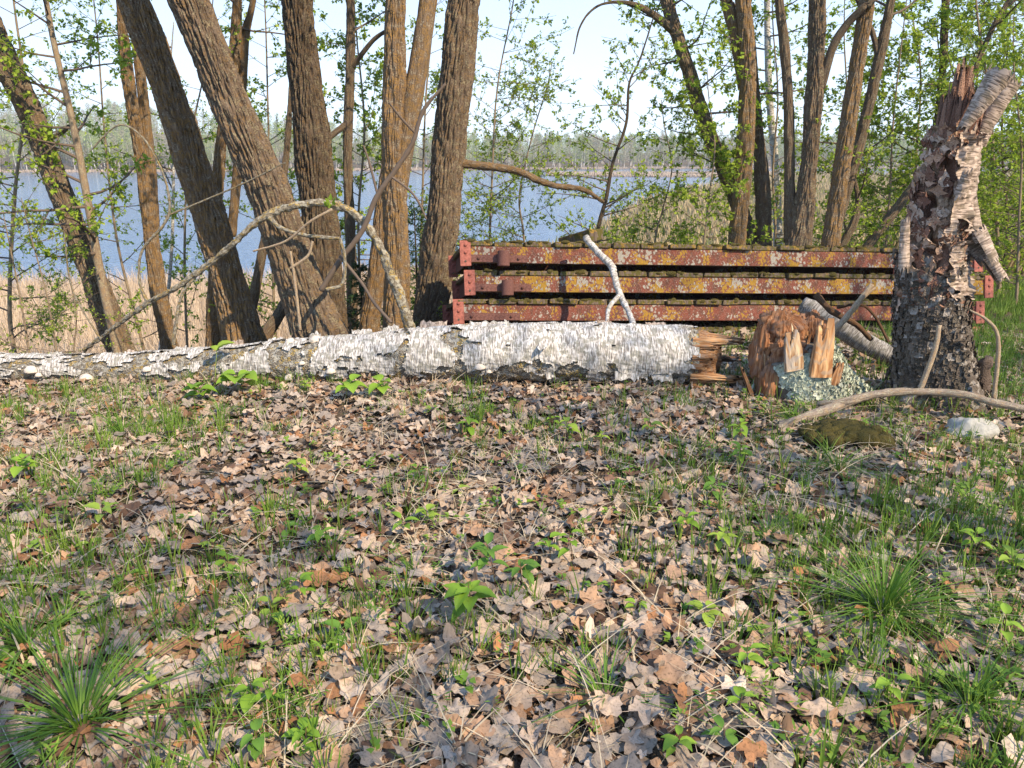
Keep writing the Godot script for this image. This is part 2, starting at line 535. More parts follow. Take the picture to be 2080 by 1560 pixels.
func tree(o: Dictionary) -> Node3D:
	# o: name, label, category, group, at [[px, py, depth, width px] from the base up], bark, over (metres above the frame), limbs, crown
	var pts: Array = []
	var rads: Array = []
	for q in o.at:
		pts.append(W(q[0], q[1], q[2]))
		rads.append(wide(q[3], q[1], q[2]) * 0.5 * 0.77)
	var slope: Vector3 = (pts[-1] - pts[0]).normalized()
	for k in rads.size(): rads[k] *= sqrt(1.0 - slope.x * slope.x * 0.95)
	var first: Vector3 = pts[0]
	var lean: Vector3 = (pts[0] - pts[1]).normalized()
	var y0 := ground_y(first.x, first.z)
	if first.y > y0 + 0.05:
		var foot := first + lean * (first.y - y0 + 0.1) / maxf(0.4, -lean.y)
		pts.push_front(foot)
		rads.push_front(rads[0] * 1.08)
		y0 = ground_y(foot.x, foot.z)
	var base: Vector3 = pts[0]
	var top: Vector3 = pts[-1]
	var dir: Vector3 = (pts[-1] - pts[-2]).normalized()
	var over: float = o.get("over", 3.0)
	if over > 0.0:
		dir = (dir + Vector3(0, 0.25, 0)).normalized()
		pts.append(top + dir * over * 0.5); rads.append(rads[-1] * 0.82)
		pts.append(top + dir * over + Vector3(0.1, 0, 0.1)); rads.append(rads[-1] * 0.5)
	var t := thing(o.name, o.label, o.get("category", "tree"), base, o.get("group", ""))
	var c := course(pts, rads, 0.035)
	var wr: float = rads[1]
	var seg := clampi(int(wr * 700.0), 16, 150)
	var urep := maxi(1, int(round(wr * TAU / 0.6)))
	var bark: String = o.get("bark", "bark")
	var amp: float = o.get("amp", clampf(wr * 0.25, 0.003, 0.046))
	var mb := MB.new()
	mb.rings(c[0], c[1], seg, urep, 0.9, trunk_skin(amp, urep, 0.9, y0, wr * o.get("flare", 0.22)))
	if bark.begins_with("birch"): mb.birch_uv(wr * TAU)
	put(mb, "trunk", M[bark], t)
	for L in o.get("limbs", []):
		var lp: Array = []
		var lr: Array = []
		for q in L:
			lp.append(W(q[0], q[1], q[2])); lr.append(wide(q[3], q[1], q[2]) * 0.5 * 0.82)
		if L[-1][1] < 20:
			var ld: Vector3 = (lp[-1] - lp[-2]).normalized()
			lp.append(lp[-1] + (ld + Vector3(0, 0.2, 0)) * 1.6); lr.append(lr[-1] * 0.5)
		var lc := course(lp, lr, 0.05)
		var lm := MB.new()
		var ur := maxi(1, int(round(lr[0] * TAU / 0.6)))
		lm.rings(lc[0], lc[1], clampi(int(lr[0] * 600.0), 8, 90), ur, 0.9, trunk_skin(clampf(lr[0] * 0.15, 0.001, 0.024), ur, 0.9))
		put(lm, "limb", M[bark], t)
	var crown: int = o.get("crown", 0)
	if crown > 0:
		var wood := MB.new()
		var lf := MB.new()
		var P: PackedVector3Array = c[0]
		var cut: float = o.get("crown_from", 0.55)
		for k in crown:
			var i := int(lerpf(cut, 0.99, (k + rng.randf()) / crown) * (P.size() - 1))
			var out := Vector3(rng.randfn(), rng.randf_range(-0.15, 0.7), rng.randfn()).normalized()
			branch(wood, lf, P[i], out, rng.randf_range(0.7, 1.5) * o.get("reach", 1.0), 0.014, o.get("order", 1), {"leaf": o.get("leaf", 0.055) * 0.82, "each": o.get("each", 1.6) * 1.7, "bare": 0.15, "shoots": 6.0})
		put(wood, "branches", M.twig, t).set_meta("kind", "stuff")
		var cr := put(lf, "crown", M.leaf, t)
		cr.set_meta("kind", "stuff")
	return t

func sapling(called: String, label: String, group: String, pts: Array, o: Dictionary) -> void:
	# pts: [px, py, depth] from the base up; the stem goes on above the last one by o.over
	var line: Array = []
	for q in pts: line.append(W(q[0], q[1], q[2]))
	var f: Vector3 = line[0]
	var gy := ground_y(f.x, f.z)
	if f.y > gy + 0.03: line.push_front(Vector3(f.x - (line[1].x - f.x) * 0.1, gy - 0.05, f.z))
	if o.get("over", 0.0) > 0.0: line.append(line[-1] + ((line[-1] - line[-2]).normalized() + Vector3(0, 0.4, 0)).normalized() * o.over)
	var rads: Array = []
	for k in line.size(): rads.append(lerpf(o.rad, o.rad * 0.25, float(k) / (line.size() - 1)))
	var t := thing(called, label, "tree" if o.rad > 0.012 else "sapling", line[0], group)
	var c := course(line, rads, 0.06)
	var mb := MB.new()
	mb.rings(c[0], c[1], 10, 1, 0.9, trunk_skin(o.rad * 0.08, 1, 0.9))
	put(mb, "trunk", M[o.get("bark", "bark_smooth")], t)
	var wood := MB.new()
	var lf := MB.new()
	var P: PackedVector3Array = c[0]
	var n: int = int(o.n * 1.7)
	var size := 0.0
	for k in P.size() - 1: size += P[k].distance_to(P[k + 1])
	for k in n:
		var tt := lerpf(o.get("from", 0.12), 0.98, (k + rng.randf()) / n)
		var i := clampi(int(tt * (P.size() - 1)), 1, P.size() - 1)
		var ang := rng.randf() * TAU
		var out := Vector3(cos(ang), rng.randf_range(-0.05, 0.65), sin(ang) * 0.8).normalized()
		branch(wood, lf, P[i], out, size * o.get("spread", 0.24) * rng.randf_range(0.6, 1.3) * (1.1 - 0.55 * tt), maxf(0.003, c[1][i] * 0.45), o.get("order", 1), {"leaf": o.leaf * 0.86, "each": o.each * o.get("lush", 1.2) * 1.35, "rise": 0.03, "shoots": 7.0})
	put(wood, "branches", M.twig, t).set_meta("kind", "stuff")
	var cr := put(lf, "crown", M.leaf, t)
	cr.set_meta("kind", "stuff")

func many(called: String, m: Mesh, material: Material, places: Array, colors: PackedColorArray, parent: Node3D = null) -> MultiMeshInstance3D:
	var mm := MultiMesh.new()
	mm.transform_format = MultiMesh.TRANSFORM_3D
	mm.use_colors = true
	mm.mesh = m
	mm.instance_count = places.size()
	for k in places.size():
		mm.set_instance_transform(k, places[k])
		mm.set_instance_color(k, colors[k])
	var o := MultiMeshInstance3D.new()
	o.name = called
	o.multimesh = mm
	o.material_override = material
	o.set_meta("kind", "stuff")
	if parent: parent.add_child(o, true)
	else:
		o.name = numbered(called)
		add_child(o)
	return o

func tuft(blades: int, h: float, wd: float, spread: float, droop: float) -> ArrayMesh:
	var mb := MB.new()
	for b in blades:
		var a := rng.randf() * TAU
		var out := Vector3(cos(a), 0, sin(a))
		var side := Vector3(-sin(a), 0, cos(a)).rotated(Vector3.UP, rng.randf_range(-0.9, 0.9))
		var hh := h * rng.randf_range(0.5, 1.15)
		var ww := wd * rng.randf_range(0.6, 1.2)
		var lean := rng.randf_range(0.1, 1.0) * spread
		var q := out * rng.randf() * 0.02
		mb.col = Color(1, 1, 1) * rng.randf_range(0.75, 1.15)
		var last := [mb.vert(q - side * ww * 0.4), mb.vert(q + side * ww * 0.4)]
		var cuts := 5
		for k in cuts:
			var t := (k + 1.0) / cuts
			var p := q + out * lean * hh * pow(t, 1.6) + Vector3(0, hh * (t - droop * lean * t * t), 0)
			var w := ww * 0.5 * (1.0 - pow(t, 2.2))
			var now := [mb.vert(p - side * w), mb.vert(p + side * w)] if k < cuts - 1 else [mb.vert(p)]
			if now.size() == 2: mb.quad(last[0], last[1], now[1], now[0])
			else: mb.tri(last[0], last[1], now[0])
			last = now
	return mb.mesh()

func dead_leaf_mesh(kind: int) -> ArrayMesh:
	# lobed, oval or rounded outline; curled, cupped and creased; one metre across, scaled when placed
	var mb := MB.new()
	var n := 20
	var bend := rng.randf_range(-0.6, 1.3)
	var cup := rng.randf_range(-0.5, 0.8)
	var axis := rng.randf() * PI
	var ph := rng.randf() * TAU
	var wave := rng.randf_range(0.03, 0.10)
	var shape := func(a: float, f: float) -> Vector3:
		var r := 0.5
		if kind % 4 == 0: r = 0.30 + 0.17 * pow(absf(cos(2.5 * a)), 0.8) + 0.045 * sin(a * 13.0 + ph)
		elif kind % 4 == 1 or kind % 4 == 3: r = 0.34 / sqrt(pow(cos(a), 2) * 2.2 + pow(sin(a), 2) * 0.52)
		else: r = 0.42 + 0.03 * sin(a * 11.0 + ph) + 0.06 * sin(a)
		r *= f
		var x := cos(a) * r
		var z := sin(a) * r
		var s := x * cos(axis) + z * sin(axis)
		var t := -x * sin(axis) + z * cos(axis)
		var y := bend * s * s + cup * t * t * 0.8 + wave * sin(a * 4.0 + ph) * f * f + 0.04 * sin(s * 14.0 + ph) * f - absf(x) * 0.10
		if bend > 1.0 and absf(s) > 0.18:
			var over := absf(s) - 0.18
			return Vector3(x - signf(s) * cos(axis) * over * 0.55, y + over * 0.5, z - signf(s) * sin(axis) * over * 0.55)
		return Vector3(x, y, z)
	var mid := mb.vert(shape.call(0.0, 0.0), Vector2(0.5, 0.5))
	for ring in [0.5, 1.0]:
		for k in n:
			var p: Vector3 = shape.call(TAU * k / n, ring)
			mb.vert(p, Vector2(p.x + 0.5, p.z + 0.5))
	for k in n:
		var k2 := (k + 1) % n
		mb.tri(mid, 1 + k, 1 + k2)
		mb.quad(1 + k, 1 + n + k, 1 + n + k2, 1 + k2)
	# stalk
	var e: Vector3 = shape.call(-PI / 2, 1.0)
	var s0 := mb.vert(e + Vector3(-0.012, 0, 0), Vector2(0.5, 0.1))
	var s1 := mb.vert(e + Vector3(0.012, 0, 0), Vector2(0.5, 0.1))
	var s2 := mb.vert(e + Vector3(0.05, 0.06, -0.34), Vector2(0.5, 0.1))
	mb.tri(s0, s1, s2)
	return mb.mesh()

func dead_color() -> Color:
	var t := rng.randf()
	var q: Color
	if t < 0.40: q = Color(0.43, 0.335, 0.255)
	elif t < 0.66: q = Color(0.33, 0.28, 0.235)
	elif t < 0.82: q = Color(0.34, 0.22, 0.14)
	elif t < 0.92: q = Color(0.17, 0.10, 0.065)
	elif t < 0.965: q = Color(0.30, 0.15, 0.07)
	else: q = Color(0.52, 0.43, 0.34)
	return q * rng.randf_range(0.6, 1.35)

# ------------------------------------------------------------------ build
func _ready() -> void:
	rng.seed = 7
	ns.seed = 4; ns.frequency = 1.0; ns.fractal_octaves = 3
	nf.seed = 9; nf.frequency = 1.0; nf.fractal_octaves = 2
	nc.seed = 2; nc.noise_type = FastNoiseLite.TYPE_CELLULAR
	nc.cellular_return_type = FastNoiseLite.RETURN_DISTANCE2_SUB
	nc.frequency = 1.0
	nc.fractal_type = FastNoiseLite.FRACTAL_NONE
	sky_and_camera()
	materials()
	terrain()
	far_things()
	big_trees()
	young_trees()
	dock_stack()
	fallen_birch()
	stump()
	snag()
	loose_wood()
	forest_floor()
	seedlings()
	shade_trees()

func sky_and_camera() -> void:
	var cam := Camera3D.new()
	cam.name = "camera"
	cam.position = EYE
	cam.rotation_degrees = Vector3(-PITCH, 0, 0)
	cam.fov = 2.0 * rad_to_deg(atan(780.0 / F))
	cam.near = 0.05
	cam.far = 1500.0
	add_child(cam)
	cam.current = true
	var env := Environment.new()
	env.background_mode = Environment.BG_SKY
	var sm := ProceduralSkyMaterial.new()
	sm.sky_top_color = Color(0.53, 0.66, 0.85)
	sm.sky_horizon_color = Color(0.83, 0.90, 0.955)
	sm.sky_curve = 0.16
	sm.sky_energy_multiplier = 1.1
	sm.ground_bottom_color = Color(0.25, 0.22, 0.18)
	sm.ground_horizon_color = Color(0.70, 0.78, 0.84)
	sm.sun_angle_max = 20.0
	var sky := Sky.new()
	sky.sky_material = sm
	env.sky = sky
	env.tonemap_mode = Environment.TONE_MAPPER_LINEAR
	env.tonemap_exposure = 1.58
	env.fog_enabled = true
	env.fog_density = 0.0007
	env.fog_light_color = Color(0.90, 0.93, 0.95)
	env.sdfgi_enabled = true
	env.ssao_enabled = true
	env.ssil_enabled = true
	var we := WorldEnvironment.new()
	we.name = "environment"
	we.environment = env
	add_child(we)
	var sun := DirectionalLight3D.new()
	sun.name = "sun"
	sun.light_color = Color(1.0, 0.91, 0.78)
	sun.light_energy = 1.6
	sun.light_angular_distance = 0.53
	sun.shadow_enabled = true
	add_child(sun)
	sun.look_at_from_position(Vector3(5.2, 6.8, 5.4), Vector3.ZERO, Vector3.UP)

func terrain() -> void:
	var mb := MB.new()
	var nx := 230
	var nz := 250
	for j in nz + 1:
		var t := float(j) / nz
		var d := -5.0 + 26.0 * t + 400.0 * pow(t, 7)
		for i in nx + 1:
			var s := 2.0 * i / nx - 1.0
			var x := 11.0 * s + 480.0 * pow(s, 9)
			var y := ground_y(x, -d)
			mb.vert(Vector3(x, y, -d), Vector2(x, d))
	for j in nz:
		for i in nx:
			var a := j * (nx + 1) + i
			mb.quad(a, a + nx + 1, a + nx + 2, a + 1)
	struct(mb, "ground", M.soil)
	var w := MB.new()
	w.facet([Vector3(-520, LAKE_Y, -14), Vector3(-520, LAKE_Y, -460), Vector3(520, LAKE_Y, -460), Vector3(520, LAKE_Y, -14)])
	w.uv = PackedVector2Array([Vector2(-520, 14), Vector2(-520, 460), Vector2(520, 460), Vector2(520, 14)])
	struct(w, "lake", M.water)

func far_things() -> void:
	# reeds on the near shore, marsh meadow on the right, reed islands and the wood on the far shore
	var reed := tuft(9, 1.15, 0.022, 0.35, 0.25)
	var T: Array = []
	var C := PackedColorArray()
	for k in 15000:
		var d := rng.randf_range(13.5, 29.0)
		var x := rng.randf_range(-0.85, 0.45) * d
		if ground_y(x, -d) > -3.0 or ground_y(x, -d) < -3.75: continue
		T.append(Transform3D(Basis(Vector3.UP, rng.randf() * TAU).scaled(Vector3.ONE * rng.randf_range(0.6, 1.1)), Vector3(x, ground_y(x, -d), -d)))
		C.append(Color(0.60, 0.46, 0.32).lerp(Color(0.70, 0.57, 0.42), rng.randf()) * rng.randf_range(0.8, 1.1))
	var o := many("reeds", reed, M.straw, T, C)
	tag(o, "dry pale reeds along the near lake shore behind the trees", "reeds")
	T = []; C = PackedColorArray()
	var marsh := tuft(9, 0.55, 0.045, 0.6, 0.4)
	for k in 26000:
		var d := 13.0 + 140.0 * pow(rng.randf(), 2.0)
		var x := rng.randf_range(0.02, 0.95) * d
		var y := ground_y(x, -d)
		if x < shore(d) + 0.5 and d > 24.0: continue
		T.append(Transform3D(Basis(Vector3.UP, rng.randf() * TAU).scaled(Vector3.ONE * rng.randf_range(0.7, 1.2) * (1.0 + d * 0.012)), Vector3(x, y, -d)))
		C.append((Color(0.48, 0.38, 0.21) if rng.randf() < 0.8 else Color(0.22, 0.25, 0.06)) * rng.randf_range(0.8, 1.15))
	o = many("marsh_grass", marsh, M.straw, T, C)
	tag(o, "tan and green marsh grass on the meadow beyond the docks", "marsh grass")
	T = []; C = PackedColorArray()
	for k in 9000:
		var d := 0.0
		var x := 0.0
		if k < 4500:
			d = rng.randf_range(150.0, 178.0); x = rng.randf_range(8.0, 75.0)
			if d < 152.0 + absf(x - 40.0) * 0.2: continue
		else:
			x = rng.randf_range(-190.0, 170.0); d = far_shore(x) + rng.randf_range(-5.0, 3.0)
		T.append(Transform3D(Basis(Vector3.UP, rng.randf() * TAU).scaled(Vector3(3.0, 1.7, 3.0)), Vector3(x, LAKE_Y - 0.2, -d)))
		C.append(Color(0.56, 0.44, 0.33) * rng.randf_range(0.85, 1.1))
	o = many("far_reeds", marsh, M.straw, T, C)
	tag(o, "thin pale band of reeds along the far shore and its islet", "reeds")
	# far wood: bare birches with pale stems, hazy green crowns, dark pines
	var kinds: Array = []
	for v in 4:
		var mb := MB.new()
		var pale := v < 2
		mb.col = Color(0.62, 0.60, 0.57) if pale else Color(0.20, 0.16, 0.13)
		mb.rings(PackedVector3Array([Vector3(0, -1, 0), Vector3(0.2, 5, 0.1), Vector3(0.0, 11, 0)]), PackedFloat32Array([0.16, 0.13, 0.03]), 5, 1, 1, null, false)
		for k in 420:
			var h := rng.randf_range(2.5, 12.5)
			var wide_r := 2.3 * sin(clampf((h - 1.0) / 12.5, 0, 1) * PI)
			if v == 3: wide_r = 2.0 * (1.0 - h / 13.5)
			var p := Vector3(rng.randfn() * wide_r * 0.5, h, rng.randfn() * wide_r * 0.5)
			var cc := [Color(0.31, 0.29, 0.22), Color(0.26, 0.33, 0.12), Color(0.28, 0.28, 0.18), Color(0.06, 0.085, 0.04)]
			mb.col = (cc[v] as Color) * rng.randf_range(0.8, 1.25)
			if v != 3 and rng.randf() < 0.5: leaf_card(mb, p, Vector3(rng.randfn() * 0.4, 1, rng.randfn() * 0.4).normalized(), ball(), 1.4, 0.07)
			else: leaf_card(mb, p, ball(), ball(), 0.42, 0.4)
		kinds.append(mb.mesh())
	for v in 4:
		T = []; C = PackedColorArray()
		for k in [520, 820, 330, 16][v]:
			var x := rng.randf_range(-210.0, 230.0)
			var d := far_shore(x) + 5.0 + 70.0 * pow(rng.randf(), 1.6)
			var s := rng.randf_range(0.48, 0.74) * (1.0 + 0.22 * ramp(-40.0, -150.0, x))
			if v == 3: s *= 1.12
			T.append(Transform3D(Basis(Vector3.UP, rng.randf() * TAU).scaled(Vector3(s * 1.1, s, s * 1.1)), Vector3(x, ground_y(x, -d), -d)))
			C.append(Color(1, 1, 1) * rng.randf_range(0.85, 1.15))
		o = many("far_wood", kinds[v], M.straw, T, C)
		tag(o, ["bare pale-stemmed birch wood along the far shore", "light green budding wood along the far shore", "leafless grey-brown wood along the far shore", "scattered dark pines in the wood on the far shore"][v], "forest")

func big_trees() -> void:
	var g := "furrowed tree trunks between the log and the lake"
	tree({"name": "leaning_tree", "label": "furrowed brown tree leaning left, leftmost of the trunks behind the fallen log", "group": g, "at": [[243, 705, 7.8, 66], [165, 500, 7.8, 58], [100, 330, 7.8, 55], [45, 190, 7.8, 50], [0, 85, 7.8, 46], [-50, -40, 7.8, 42]], "bark": "bark", "over": 3.0,
		"limbs": [[[55, 240, 7.75, 34], [15, 165, 7.6, 30], [-40, 90, 7.5, 28]], [[95, 285, 7.8, 11], [128, 268, 7.7, 9], [140, 255, 7.65, 7]]], "crown": 14})
	tree({"name": "twin_stem_tree", "label": "slim tree with two stems and orange lichen, second trunk from the left", "group": g, "at": [[345, 712, 8.4, 42], [322, 590, 8.4, 38], [302, 440, 8.4, 37], [280, 280, 8.4, 30], [256, 130, 8.4, 24], [240, -40, 8.4, 22]], "bark": "bark_orange", "over": 2.6,
		"limbs": [[[312, 470, 8.45, 30], [302, 300, 8.5, 26], [285, 150, 8.55, 22], [268, 20, 8.6, 18], [262, -30, 8.6, 16]]], "crown": 14})
	tree({"name": "leaning_tree", "label": "thick tree leaning left with a dark shaded foot and torn strip at its base", "group": g, "at": [[496, 692, 6.9, 98], [455, 540, 6.9, 84], [405, 370, 6.9, 80], [345, 190, 6.9, 76], [285, 30, 6.9, 72], [258, -50, 6.9, 70]], "bark": "bark_orange", "over": 3.2, "crown": 10})
	tree({"name": "leaning_tree", "label": "broadest tree leaning left with deep ridged bark, in front of the dark straight trunk", "group": g, "at": [[645, 672, 6.3, 132], [595, 525, 6.3, 112], [535, 365, 6.3, 108], [465, 200, 6.3, 104], [395, 20, 6.3, 98], [370, -50, 6.3, 96]], "bark": "bark", "over": 3.4, "crown": 10})
	tree({"name": "straight_tree", "label": "dark straight deep-furrowed tree right of the broadest leaning trunk", "group": g, "at": [[662, 645, 7.2, 104], [648, 440, 7.2, 90], [630, 250, 7.2, 84], [605, 20, 7.2, 76], [600, -50, 7.2, 74]], "bark": "bark_dark", "over": 3.4, "crown": 10})
	tree({"name": "slim_tree", "label": "slim grey-brown tree between the dark straight trunk and the forked trunk", "group": g, "at": [[716, 655, 8.6, 27], [712, 480, 8.6, 25], [706, 300, 8.6, 24], [712, 120, 8.6, 22], [711, -30, 8.6, 20]], "bark": "bark", "over": 2.6,
		"limbs": [[[712, 140, 8.6, 14], [760, 80, 8.5, 11], [800, 55, 8.4, 8]], [[705, 250, 8.6, 16], [660, 290, 8.5, 14], [640, 340, 8.4, 10]]], "crown": 12})
	tree({"name": "forked_tree", "label": "forked tree with orange lichen and a dark wet foot, left of the dock stack", "group": g, "at": [[808, 655, 6.8, 70], [806, 500, 6.8, 58], [800, 330, 6.8, 60], [802, 150, 6.8, 54], [806, -40, 6.8, 48]], "bark": "bark_orange", "over": 3.2,
		"limbs": [[[806, 440, 6.82, 36], [814, 350, 6.82, 44], [836, 220, 6.82, 48], [858, 80, 6.85, 46], [874, -40, 6.9, 44]]], "crown": 10})
	tree({"name": "straight_tree", "label": "stout grey-brown tree standing right against the left end of the dock stack", "group": g, "at": [[872, 640, 7.75, 84], [898, 450, 7.75, 82], [916, 250, 7.75, 84], [940, 30, 7.75, 82], [950, -50, 7.75, 80]], "bark": "bark", "over": 3.4, "crown": 10})
	tree({"name": "low_tree", "label": "short dark trunk showing low behind the forked tree's left side", "group": g, "at": [[752, 655, 7.9, 52], [768, 520, 7.9, 44], [782, 400, 7.95, 36], [795, 250, 8.1, 26]], "bark": "bark_orange", "over": 2.5})
	tree({"name": "slim_tree", "label": "slim tree half hidden behind the thick leaning tree with the torn strip", "group": g, "at": [[432, 690, 9.0, 36], [438, 480, 9.0, 30], [448, 300, 9.0, 26], [475, 120, 9.0, 24], [482, -30, 9.0, 20]], "bark": "bark_orange", "over": 2.4,
		"limbs": [[[470, 480, 9.05, 22], [486, 300, 9.1, 22], [494, 120, 9.1, 22], [500, 60, 9.1, 20], [518, -20, 9.1, 14]]], "crown": 12})
	tree({"name": "low_tree", "label": "thin crooked trunk leaning in the gap below the broadest leaning tree", "group": g, "at": [[505, 655, 8.6, 26], [520, 580, 8.6, 26], [538, 490, 8.6, 24], [575, 360, 8.7, 18], [590, 200, 8.8, 14]], "bark": "bark", "over": 1.5})
	tree({"name": "low_tree", "label": "short slanting trunk lying low between the two thick leaning trees", "group": g, "at": [[540, 680, 7.6, 34], [575, 625, 7.7, 32], [612, 560, 7.9, 28]], "bark": "bark", "over": 0.8})
	var h := "furrowed tree trunks behind the dock stack"
	tree({"name": "curved_tree", "label": "curved dark leafy tree bending up left over the middle of the dock stack", "group": h, "at": [[1530, 495, 8.8, 40], [1482, 370, 8.8, 40], [1432, 250, 8.8, 38], [1398, 140, 8.8, 36], [1362, 30, 8.8, 34], [1345, -40, 8.8, 32]], "bark": "bark", "over": 2.4,
		"limbs": [[[1378, 70, 8.8, 24], [1320, 25, 8.7, 15], [1270, 5, 8.6, 10], [1215, 12, 8.5, 5], [1180, 50, 8.45, 3.5], [1165, 110, 8.4, 2.5]]], "crown": 30, "crown_from": 0.28, "order": 2, "leaf": 0.062, "each": 1.7, "reach": 0.8})
	tree({"name": "straight_tree", "label": "upright tree glowing with orange lichen, left in the cluster behind the docks", "group": h, "at": [[1496, 495, 8.4, 42], [1506, 380, 8.4, 44], [1516, 250, 8.4, 42], [1518, 100, 8.4, 40], [1508, -40, 8.4, 36]], "bark": "bark_orange", "over": 2.8,
		"limbs": [[[1512, 180, 8.45, 30], [1496, 80, 8.5, 30], [1478, 10, 8.5, 30], [1470, -30, 8.5, 28]]], "crown": 16})
	tree({"name": "straight_tree", "label": "brown tree just right of the orange lichen tree, tapering to a thin top", "group": h, "at": [[1552, 495, 8.7, 38], [1548, 380, 8.7, 36], [1540, 260, 8.7, 26], [1532, 150, 8.7, 18], [1520, 0, 8.7, 12]], "bark": "bark", "over": 1.0, "crown": 8})
	tree({"name": "paper_birch", "label": "slim white birch standing farther back behind the dock stack", "group": "", "at": [[1580, 480, 11.5, 24], [1575, 340, 11.5, 20], [1562, 180, 11.5, 18], [1558, 0, 11.5, 15]], "bark": "birch_stem", "amp": 0.003, "over": 2.0, "crown": 12})
	tree({"name": "twin_stem_tree", "label": "tree with two stems from one wide foot, centre of the cluster behind docks", "group": h, "at": [[1622, 495, 8.2, 62], [1638, 380, 8.2, 42], [1652, 230, 8.2, 38], [1658, 80, 8.2, 36], [1662, -40, 8.2, 34]], "bark": "bark", "over": 2.8,
		"limbs": [[[1608, 490, 8.25, 36], [1604, 380, 8.3, 26], [1602, 220, 8.3, 24], [1592, 80, 8.3, 22], [1580, -30, 8.3, 18]], [[1668, 180, 8.2, 20], [1690, 100, 8.15, 20], [1720, 50, 8.1, 19], [1760, 10, 8.0, 16], [1790, -20, 8, 14]]], "crown": 16})
	tree({"name": "straight_tree", "label": "tree leaning slightly right, nearest to the snag among trunks behind the docks", "group": h, "at": [[1688, 495, 8.1, 46], [1702, 390, 8.1, 42], [1724, 240, 8.1, 38], [1748, 90, 8.1, 34], [1766, -40, 8.1, 32]], "bark": "bark_orange", "over": 2.8, "crown": 16})
	tree({"name": "slim_tree", "label": "slim tree leaning right behind the tree nearest to the snag", "group": h, "at": [[1706, 440, 8.5, 26], [1738, 320, 8.5, 28], [1770, 190, 8.5, 28], [1796, 70, 8.5, 24], [1816, -30, 8.5, 20]], "bark": "bark", "over": 2.2, "crown": 14,
		"limbs": [[[1785, 120, 8.5, 14], [1770, 60, 8.5, 12], [1745, 10, 8.4, 8]]]})
	tree({"name": "slanting_tree", "label": "bare slanting trunk rising right behind the docks towards the snag", "group": h, "at": [[1755, 510, 9.4, 28], [1800, 450, 9.4, 27], [1850, 385, 9.4, 24], [1905, 300, 9.5, 20], [1960, 190, 9.6, 14]], "bark": "bark", "over": 1.6, "crown": 10, "crown_from": 0.5})
	tree({"name": "slanting_tree", "label": "small crooked trunk curving up beside the bare slanting trunk", "group": h, "at": [[1710, 500, 9.0, 22], [1735, 450, 9.0, 20], [1742, 400, 9.05, 12], [1732, 350, 9.1, 9]], "bark": "bark", "over": 0.8, "crown": 5})
	tree({"name": "slim_tree", "label": "slim dark tree rising behind the top of the snag", "group": h, "at": [[1895, 470, 10.5, 22], [1900, 300, 10.5, 20], [1914, 150, 10.5, 19], [1922, -30, 10.5, 18]], "bark": "bark_dark", "over": 2.0, "crown": 18, "crown_from": 0.25, "order": 1, "each": 1.8})
	tree({"name": "paper_birch", "label": "thin white birch stem seen by the twin-stemmed tree on the lake side", "group": "", "at": [[328, 690, 11.5, 10], [345, 560, 11.5, 9], [352, 400, 11.5, 8], [350, 200, 11.5, 6]], "bark": "birch_stem", "amp": 0.001, "over": 1.0, "crown": 8})

